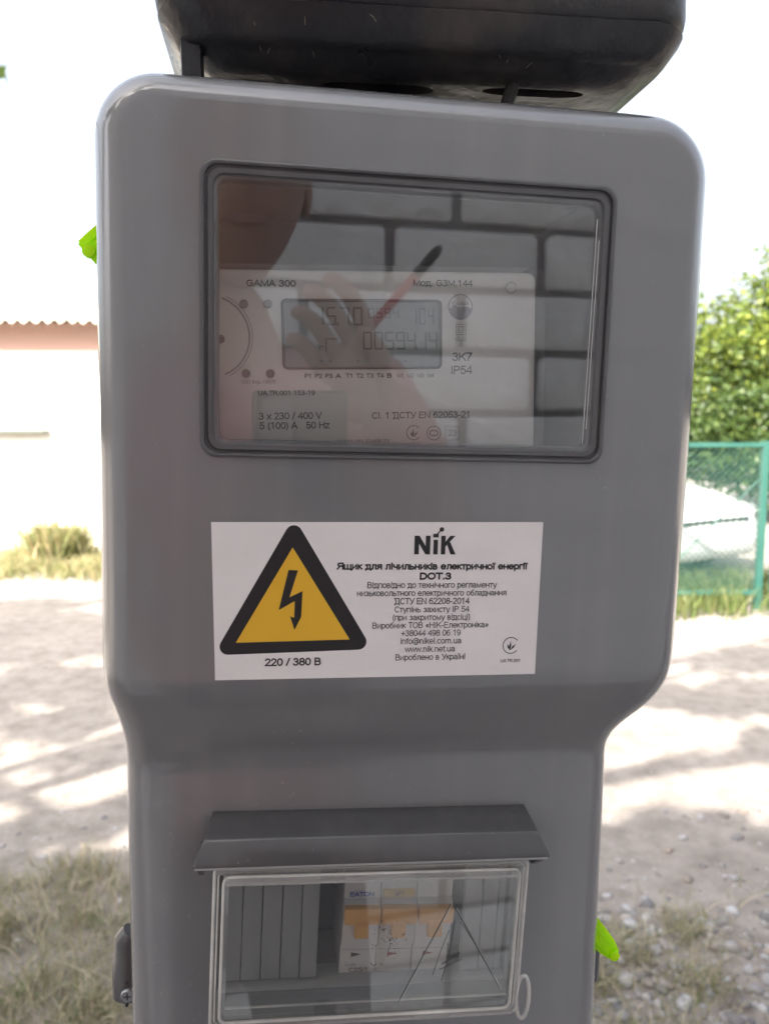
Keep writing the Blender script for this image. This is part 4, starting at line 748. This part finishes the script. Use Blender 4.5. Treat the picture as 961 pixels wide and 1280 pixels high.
for y_ in (-1, 1):
    obj('pillar', tube([(-1.12, y_ * .775, .93), (-1.74, y_ * .615, 1.325)], .028, n=6), M['carw'], car, CM); obj('pillar', tube([(-2.35, y_ * .80, .93), (-2.40, y_ * .60, 1.40)], .035, n=6), M['carw'], car, CM); obj('pillar', tube([(-3.75, y_ * .74, .95), (-3.40, y_ * .61, 1.24)], .045, n=6), M['carw'], car, CM)
    for x in (-.78, -3.32):
        wh = tube([(x, y_ * .70, .30), (x, y_ * .71, .30), (x, y_ * .85, .30), (x, y_ * .86, .30)], [.27, .30, .30, .27], n=32); wo = obj('wheel', wh, M['tyre'], car, CM, 30)
        obj('rim', tube([(x, y_ * .855, .30), (x, y_ * .868, .30), (x, y_ * .860, .30)], [.20, .19, .05], n=24), M['chrome'], wo, CM, 30)
    obj('headlight', ringloft([[(-.045 - .02 * k_, y_ * (.66 - .02 * k_), .64), (-.10 - .02 * k_, y_ * .79, .645), (-.20, y_ * .845, .70), (-.17, y_ * .80, .745), (-.09, y_ * .62, .715)] for k_ in (0, 1)]), M['lamp'], car, CM, 40)
    obj('mirror', nbox(-1.42, -1.28, min(y_ * .84, y_ * .98), max(y_ * .84, y_ * .98), .93, 1.04, bev=.02), M['carw'], car, CM, 40)
obj('grille', nbox(-.05, .004, -.50, .50, .575, .615, bev=.008), M['tyre'], car, CM); obj('side_strip', nbox(-3.0, -1.2, -.892, -.880, .50, .54, bev=.003), M['tyre'], car, CM)
obj('bumper_trim', nbox(-.13, -.02, -.70, -.55, .60, .625, bev=.004), M['tyre'], car, CM)

# ================================================================== TREES
def leaves(center, rad3, n, size, rnd, clumps=14, dens=.55, flat=1.0):
    cs = []
    for _ in range(clumps):
        v = rnd.normal(size=3); v /= np.linalg.norm(v); v *= rnd.uniform(.35, 1.0) ** .6; cs.append(v * rad3)
    cs = np.array(cs); k = rnd.integers(0, clumps, n); r = rnd.normal(size=(n, 3)) * (np.array(rad3) * .24)
    return np.array(center) + cs[k] + r
def leaf_mesh(P, size, rnd, aspect=.55):
    n = len(P); a = rnd.normal(size=(n, 3)); a /= np.linalg.norm(a, axis=1)[:, None]; b = rnd.normal(size=(n, 3)); b -= (a * b).sum(1)[:, None] * a; b /= np.linalg.norm(b, axis=1)[:, None]
    s = size * rnd.uniform(.6, 1.25, n)[:, None]; c = np.cross(a, b)
    V = np.stack([P - a * s, P + b * s * aspect + c * s * .12, P + a * s, P - b * s * aspect + c * s * .12], 1).reshape(-1, 3); F = np.arange(4 * n).reshape(n, 4); return V, F
def tree(name, label, loc, trunk_h, trunk_r, crowns, size, m, seed, group=None, cat='tree', lean=(0, 0)):
    rnd = np.random.default_rng(seed); T = Matrix.Translation(loc); t = thing(name, label, cat, T, group); rs = random.Random(seed)
    top = Vector((lean[0], lean[1], trunk_h)); pts = [Vector((0, 0, -.1)), Vector((.04, .02, trunk_h * .3)) + top * .15, top * .7, top]; tr = tube(pts, [trunk_r * 1.25, trunk_r, trunk_r * .8, trunk_r * .6], n=10)
    for c, r3, n in crowns:
        c = Vector(c); mid = top.lerp(c, .5) + Vector((rs.uniform(-.2, .2), rs.uniform(-.2, .2), .2)); tube([top * .85, mid, c], [trunk_r * .5, trunk_r * .3, trunk_r * .12], bm=tr, n=6)
        for _ in range(5):
            e = c + Vector((rs.uniform(-1, 1) * r3[0], rs.uniform(-1, 1) * r3[1], rs.uniform(-1, 1) * r3[2])) * .8; tube([mid.lerp(c, rs.random()), e], [trunk_r * .12, trunk_r * .03], bm=tr, n=4)
    obj('trunk', tr, M['bark'], t, T @ Matrix(), 60)
    Ps = np.concatenate([leaves(c, r3, n, size, rnd, clumps=max(5, int(n / 260))) for c, r3, n in crowns]); V, F = leaf_mesh(Ps, size, rnd)
    o = link(bpy.data.objects.new('crown', from_np('crown', V, F, m))); o.parent = t; return t
tree('leafy_tree', 'sunlit yellow-green tree rising behind the right hand fence', (6.6, 12.6, 0), 2.0, .14, [((-.2, 0, 2.7), (1.45, 1.2, 1.05), 8500), ((-.9, -.2, 1.7), (1.2, .9, .8), 3500), ((.75, .1, 3.55), (1.2, 1.1, 1.0), 6500)], .062, M['leaf'], 3)
tree('dark_shrub', 'darker green shrub low behind the fence below the sunlit tree', (5.6, 11.4, 0), .7, .06, [((-.4, 0, 1.25), (1.5, .5, .75), 6500), ((1.7, 0, 1.3), (1.5, .5, .8), 5000)], .055, M['leafd'], 5, cat='shrub')
tree('leafy_tree', 'far green tree above the right end of the fence', (10.5, 17.5, 0), 2.5, .2, [((0, 0, 3.6), (2.6, 2, 1.5), 6000)], .10, M['leaf'], 8)

# shade trees left of and behind the camera: leaf clumps lie up the sun's ray from the shaded ground
def up(x, y, h): k_ = h / SD.z; return (x + SD.x * k_, y + SD.y * k_, h)
shade = [  # ground x, y, half sizes, height, leaves
    (-2.6, 5.3, 1.3, .55, 6.0, 2600), (-1.9, 4.35, .9, .32, 5.4, 1600), (-3.4, 6.3, .9, .4, 6.2, 1400), (-1.0, 4.9, .6, .4, 5.8, 1100),
    (2.5, 4.9, .75, .22, 6.0, 1200), (1.75, 4.15, .75, .17, 5.6, 1000), (2.9, 3.65, .45, .13, 5.4, 600), (2.1, 2.85, .5, .10, 5.0, 600), (1.0, 2.62, .35, .08, 4.9, 400), (3.3, 5.6, .6, .2, 6.0, 600), (1.35, 5.25, .3, .14, 6, 250), (.1, 5, .8, .5, 6, 1000), (1.9, 3.5, .25, .06, 5, 150), (.4, 3.4, .6, .3, 5, 800)]
shade_left = [(-1.25, 3.35, .34, .16, 5.0, 330), (-2.0, 3.25, .30, .14, 4.9, 260), (-1.7, 3.72, .5, .12, 5.2, 420), (-1.1, 2.72, .22, .07, 4.8, 130)]
def canopy(name, label, base, sel, m, seed, extra=()):
    cr = [(tuple(Vector(up(x, y, h)) - Vector(base)), (a * .60, b * .62 + .03, .20), int(n * 1.0)) for x, y, a, b, h, n in sel] + list(extra)
    return tree(name, label, base, 3.4, .16, cr, .078, m, seed)
canopy('shade_tree', 'tall tree left of the yard whose boughs shade the dirt on the left', (-6.3, 1.2, 0), [(x, y, a * 1.25, b * 1.35, h, int(n * 1.6)) for x, y, a, b, h, n in shade[:4]] + shade_left, M['leaf'], 21, [((3.66, 4.0, 3.76), (.14, .2, .18), 45)])
canopy('shade_tree', 'tall tree further back whose boughs streak the dirt on the right with shade', (-5.6, -1.7, 0), shade[4:], M['leaf'], 22)

# ================================================================== WEEDS, GRASS, GRAVEL
def blades(pts, h, wd, rnd, lean=.5):
    n = len(pts); a = rnd.uniform(0, 2 * PI, n); hh = h * rnd.uniform(.5, 1.3, n); ln = rnd.normal(size=(n, 2)) * lean * hh[:, None]; dx = np.stack([np.cos(a), np.sin(a), np.zeros(n)], 1) * (wd * rnd.uniform(.6, 1.3, n))[:, None]
    P = np.array(pts); mid = P + np.concatenate([ln * .35, (hh * .6)[:, None]], 1); tip = P + np.concatenate([ln, hh[:, None]], 1)
    V = np.stack([P - dx, P + dx, mid + dx * .8, mid - dx * .8, tip], 1).reshape(-1, 3); i = np.arange(n)[:, None] * 5
    F = np.concatenate([i + np.array([[0, 1, 2]]), i + np.array([[0, 2, 3]]), i + np.array([[3, 2, 4]])]); return V, F
def zg(xy): return np.array([(x, y, gh(x, y) - .003) for x, y in xy])
def clumped(n, x0, x1, y0_, y1_, rnd, nc, sd_, frac=.75):
    c = np.stack([rnd.uniform(x0, x1, nc), rnd.uniform(y0_, y1_, nc)], 1); a = c[rnd.integers(0, nc, int(n * frac))] + rnd.normal(size=(int(n * frac), 2)) * sd_
    b = np.stack([rnd.uniform(x0, x1, n - len(a)), rnd.uniform(y0_, y1_, n - len(a))], 1); return np.concatenate([a, b])
def stuff(name, parts, m, label):
    V = []; F = []; k_ = 0
    for v, f in parts: V.append(v); F.append(f + k_); k_ += len(v)
    o = link(bpy.data.objects.new(name, from_np(name, np.concatenate(V), np.concatenate(F), m))); o['kind'] = 'stuff'; o['label'] = label; return o
r1 = np.random.default_rng(31)
stuff('grass', [blades(zg(clumped(5600, -1.5, -.35, 1.55, 2.42, r1, 48, .06)), .045, .0016, r1, 1.3), blades(zg(clumped(2500, -1.5, -.5, 1.6, 2.5, r1, 22, .04)), .065, .0022, r1, .7)], M['grass'], 'trampled dry and green grass on the lower left')
stuff('grass_tufts', [blades(zg(clumped(3800, .35, 1.5, 1.6, 2.35, r1, 14, .05, .93)), .05, .0016, r1, 1.0)], M['grass'], 'sparse grass tufts among the gravel on the lower right')
stuff('weeds', [blades(zg(clumped(9000, -6.5, -2.2, 7.2, 8.9, r1, 40, .16, .9)), .13, .006, r1, .7), blades(zg(clumped(900, -4.0, -3.3, 8.0, 8.7, r1, 5, .09, 1)), .42, .012, r1, .4)], M['weed'], 'yellowing weeds along the foot of the white house')
stuff('fence_weeds', [blades(zg(clumped(9000, .8, 6.5, 5.9, 6.9, r1, 60, .12, .85)), .20, .006, r1, .5)], M['fweed'], 'green weeds along the bottom of the mesh fence')
def stones(xy, rmin, rmax, rnd):
    t = (1 + 5 ** .5) / 2; iv = np.array([(-1, t, 0), (1, t, 0), (-1, -t, 0), (1, -t, 0), (0, -1, t), (0, 1, t), (0, -1, -t), (0, 1, -t), (t, 0, -1), (t, 0, 1), (-t, 0, -1), (-t, 0, 1)]); iv /= np.linalg.norm(iv[0])
    fi = np.array([(0, 11, 5), (0, 5, 1), (0, 1, 7), (0, 7, 10), (0, 10, 11), (1, 5, 9), (5, 11, 4), (11, 10, 2), (10, 7, 6), (7, 1, 8), (3, 9, 4), (3, 4, 2), (3, 2, 6), (3, 6, 8), (3, 8, 9), (4, 9, 5), (2, 4, 11), (6, 2, 10), (8, 6, 7), (9, 8, 1)])
    V = []; F = []
    for i, (x, y) in enumerate(xy):
        s_ = rmin + (rmax - rmin) * rnd.random() ** 3; a = rnd.uniform(0, 6.3); v = iv * (1 + rnd.uniform(-.25, .25, (12, 1))) * np.array([s_ * rnd.uniform(.8, 1.5), s_, s_ * rnd.uniform(.35, .7)])
        v = v @ np.array([[math.cos(a), -math.sin(a), 0], [math.sin(a), math.cos(a), 0], [0, 0, 1]]); V.append(v + np.array([x, y, gh(x, y) + s_ * .1])); F.append(fi + i * 12)
    return np.concatenate(V), np.concatenate(F)
def dens(n, x0, x1, y0_, y1_, rnd, edge):
    p = np.stack([rnd.uniform(x0, x1, n), rnd.uniform(y0_, y1_, n)], 1); return [q for q in p if rnd.random() < edge(q)]
stuff('gravel', [stones(dens(5200, .3, 1.6, 1.5, 2.9, r1, lambda q: max(.05, min(1, (2.55 - q[1]) / .6)) * (.5 + .8 * noise.noise(Vector((q[0] * 4, q[1] * 4, 0))) + .3)), .004, .022, r1), stones(dens(1500, -1.6, -.3, 1.5, 2.9, r1, lambda q: .45), .003, .013, r1)], M['stone'], 'grey gravel stones scattered over the near ground')
stuff('pebbles', [stones(dens(1500, -4, 4, 2.6, 7, r1, lambda q: .9), .003, .010, r1)], M['stone'], 'small pebbles strewn over the dirt yard')

# ================================================================== PHOTOGRAPHER (seen in the window's reflection)
def skinned(name, verts, edges, radii, m, parent, frame, sub=2, root=0):
    me = bpy.data.meshes.new(name); me.from_pydata([tuple(v) for v in verts], edges, []); o = bpy.data.objects.new(name, me); link(o)
    md = o.modifiers.new('s', 'SKIN'); md.use_smooth_shade = True
    sv = me.skin_vertices[0].data
    for i, r in enumerate(radii): sv[i].radius = r if isinstance(r, tuple) else (r, r); sv[i].use_root = (i == root)
    o.modifiers.new('u', 'SUBSURF').levels = sub
    bpy.context.view_layer.update(); r = bpy.data.meshes.new_from_object(o.evaluated_get(bpy.context.evaluated_depsgraph_get())); bpy.data.objects.remove(o)
    b = bmesh.new(); b.from_mesh(r); return obj(name, b, m, parent, frame, 80)
PF = Matrix.Translation((-.02, -.34, 0))
pn = thing('person', 'person in a pink shirt photographing the cabinet while pointing with a red pencil', 'person', PF)
# person frame: faces +y; pelvis at origin column, standing about 1.78 m
sk_v = [(0, .0, 1.00), (0, -.01, 1.16), (0, 0, 1.35), (0, -.01, 1.50), (0, .0, 1.58), (.01, .015, 1.66),      # 0-5 trunk and neck
        (-.18, 0, 1.51), (-.27, .03, 1.27), (-.075, .27, 1.27), (-.045, .31, 1.31),                       # one arm, the hand under the phone
        (.18, 0, 1.51), (.30, .02, 1.28), (.155, .20, 1.44), (.130, .225, 1.475),                          # other arm, the hand with the pencil
        (-.10, 0, .95), (-.11, .01, .52), (-.12, -.02, .09), (-.12, .10, .03), (.10, 0, .95), (.11, .01, .52), (.12, -.02, .09), (.12, .10, .03)]
sk_e = [(0, 1), (1, 2), (2, 3), (3, 4), (4, 5), (3, 6), (6, 7), (7, 8), (8, 9), (3, 10), (10, 11), (11, 12), (12, 13), (0, 14), (14, 15), (15, 16), (16, 17), (0, 18), (18, 19), (19, 20), (20, 21)]
sk_r = [(.125, .09), (.12, .085), (.15, .10), (.12, .09), .055, .05, .065, .042, .028, (.026, .018), .065, .042, .028, (.026, .018), .085, .058, .038, .035, .085, .058, .038, .035]
body = skinned('body', sk_v, sk_e, sk_r, M['skin'], pn, PF)
def sleeve_bits():
    v = [(0, .0, .93), (0, -.01, 1.16), (0, 0, 1.35), (0, -.01, 1.50), (0, 0, 1.555), (-.18, 0, 1.51), (-.235, .02, 1.37), (.18, 0, 1.51), (.25, .015, 1.38)]
    return skinned('shirt', v, [(0, 1), (1, 2), (2, 3), (3, 4), (3, 5), (5, 6), (3, 7), (7, 8)], [(.17, .125), (.16, .115), (.18, .125), (.135, .10), .068, .078, .068, .078, .068], M['shirt'], pn, PF)
sleeve_bits()
skinned('trousers', [(0, 0, 1.04), (0, 0, .96), (-.095, 0, .86), (-.11, .01, .52), (-.12, -.02, .12), (.095, 0, .86), (.11, .01, .52), (.12, -.02, .12)], [(0, 1), (1, 2), (2, 3), (3, 4), (1, 5), (5, 6), (6, 7)], [(.150, .115), (.155, .12), .098, .075, .062, .098, .075, .062], M['trousers'], pn, PF)
for x in (-.12, .12): obj('shoe', nbox(x - .045, x + .045, -.09, .19, 0.012, .095, bev=.03, seg=3), M['shoe'], pn, PF, 60)
# head: an egg with brow, nose, chin pushed out
def ell(cx, cy, cz, rx, ry, rz, nu=24, nv=16, f=None):
    b = bmesh.new(); bmesh.ops.create_uvsphere(b, u_segments=nu, v_segments=nv, radius=1)
    for v in b.verts:
        p = v.co.copy()
        q = Vector((p.x * rx, p.y * ry, p.z * rz))
        if f: q = f(p, q)
        v.co = q + Vector((cx, cy, cz))
    return b
def headf(p, q):
    k_ = 1 - .28 * max(0, -p.z) ** 1.3; q.x *= k_; q.y *= (1 - .12 * max(0, -p.z))
    if p.y > 0: q.y += .016 * math.exp(-((p.x / .16) ** 2)) * math.exp(-(((p.z + .12) / .22) ** 2)) * 1.3; q.y -= .009 * math.exp(-(((abs(p.x) - .36) / .16) ** 2) - ((p.z - .03) / .13) ** 2); q.y += .006 * math.exp(-(((p.z - .28) / .12) ** 2)); q.y += .008 * math.exp(-((p.x / .3) ** 2) - ((p.z + .85) / .2) ** 2)
    return q
HX, HY, HZ = .022, .03, 1.755
head = obj('head', ell(HX, HY, HZ, .077, .098, .118, 48, 32, headf), M['skin'], pn, PF, 80)
obj('hair', ell(HX, HY - .014, HZ + .028, .083, .100, .106, 32, 20, lambda p, q: Vector((q.x, min(q.y, .074 if p.z < .45 else q.y), max(q.z, -.04 if p.y < .2 else .035)))), M['hair'], head, PF, 60)
for s_ in (-1, 1):
    obj('eye', ell(HX + s_ * .030, HY + .084, HZ + .004, .0125, .011, .008, 16, 10), M['eye'], head, PF, 80); obj('pupil', ell(HX + s_ * .030, HY + .0935, HZ + .004, .005, .003, .005, 12, 8), M['tip'], head, PF, 80)
    obj('ear', ell(HX + s_ * .078, HY - .005, HZ - .002, .008, .018, .032, 12, 10), M['skin'], head, PF, 80)
obj('mouth', ell(HX, HY + .086, HZ - .060, .022, .006, .007, 16, 8), M['lips'], head, PF, 80)
def hand(palm0, palm1, across, curl_to, m):
    """palm from wrist to knuckles, four fingers then a thumb, each its own chain"""
    p0, p1, ac, cu = Vector(palm0), Vector(palm1), Vector(across).normalized(), Vector(curl_to).normalized(); fw = (p1 - p0).normalized()
    V = [p0, p1]; E = [(0, 1)]; Rr_ = [.024, (.020, .016)]
    for i, L in enumerate((.070, .078, .073, .058)):
        k0 = p1 + ac * (.030 - .020 * i); a = k0 + fw * .010; b = a + (fw * .75 + cu * .55) * L * .42; c = b + (fw * -.05 + cu) * L * .34; d = c + (fw * -.7 + cu * .5) * L * .28
        n0 = len(V); V += [a, b, c, d]; Rr_ += [.0095, .0088, .008, .007]; E += [(1, n0), (n0, n0 + 1), (n0 + 1, n0 + 2), (n0 + 2, n0 + 3)]
    n0 = len(V); t0 = p0.lerp(p1, .35) + ac * .026; t1 = t0 + (ac * .5 + fw * .6 + cu * .5) * .034; t2 = t1 + (fw * .6 + cu * .6 - ac * .2) * .028; V += [t0, t1, t2]; Rr_ += [.012, .010, .0085]; E += [(0, n0), (n0, n0 + 1), (n0 + 1, n0 + 2)]
    return skinned('hand', V, E, Rr_, m, pn, PF, 1)
iv_ = lambda p: tuple(Vector(p) - PF.translation)
hand((.130, .225, 1.475), (.098, .250, 1.548), (.4, .35, .5), (-.6, .35, .35), M['skin'])
hand((-.045, .31, 1.31), (-.020, .333, 1.385), (-.7, .1, .4), (.8, -.05, .25), M['skin'])
# phone right behind the lens, and the pencil
PH = Matrix.Translation((0, 0, 1.5)) @ Matrix.Rotation(rad(-6.5), 4, 'X')
ph = thing('phone', 'black phone held upright by the person', 'phone', PH)
obj('phone_body', nbox(-.018, .058, -.0145, -.0055, -.135, .018, bev=.003), M['phone'], ph, PH, 40)
obj('camera_bump', nbox(-.012, .012, -.0054, -.0040, -.030, .012, bev=.0006), M['greydark'], ph, PH, 40)
a = Vector((.060, -.118, 1.530)); b = Vector((.151, -.052, 1.644)); u = (b - a)
PE = Matrix.Translation(a)
pe = thing('pencil', 'red pencil with a black end held in the hand of the person', 'pencil', PE)
obj('pencil_shaft', tube([a, a + u * .80], .0042, n=6), M['pencil'], pe, Matrix(), 20); obj('pencil_end', tube([a + u * .80, a + u * .96, b], [.0043, .0045, .0020], n=10), M['tip'], pe, Matrix(), 40)
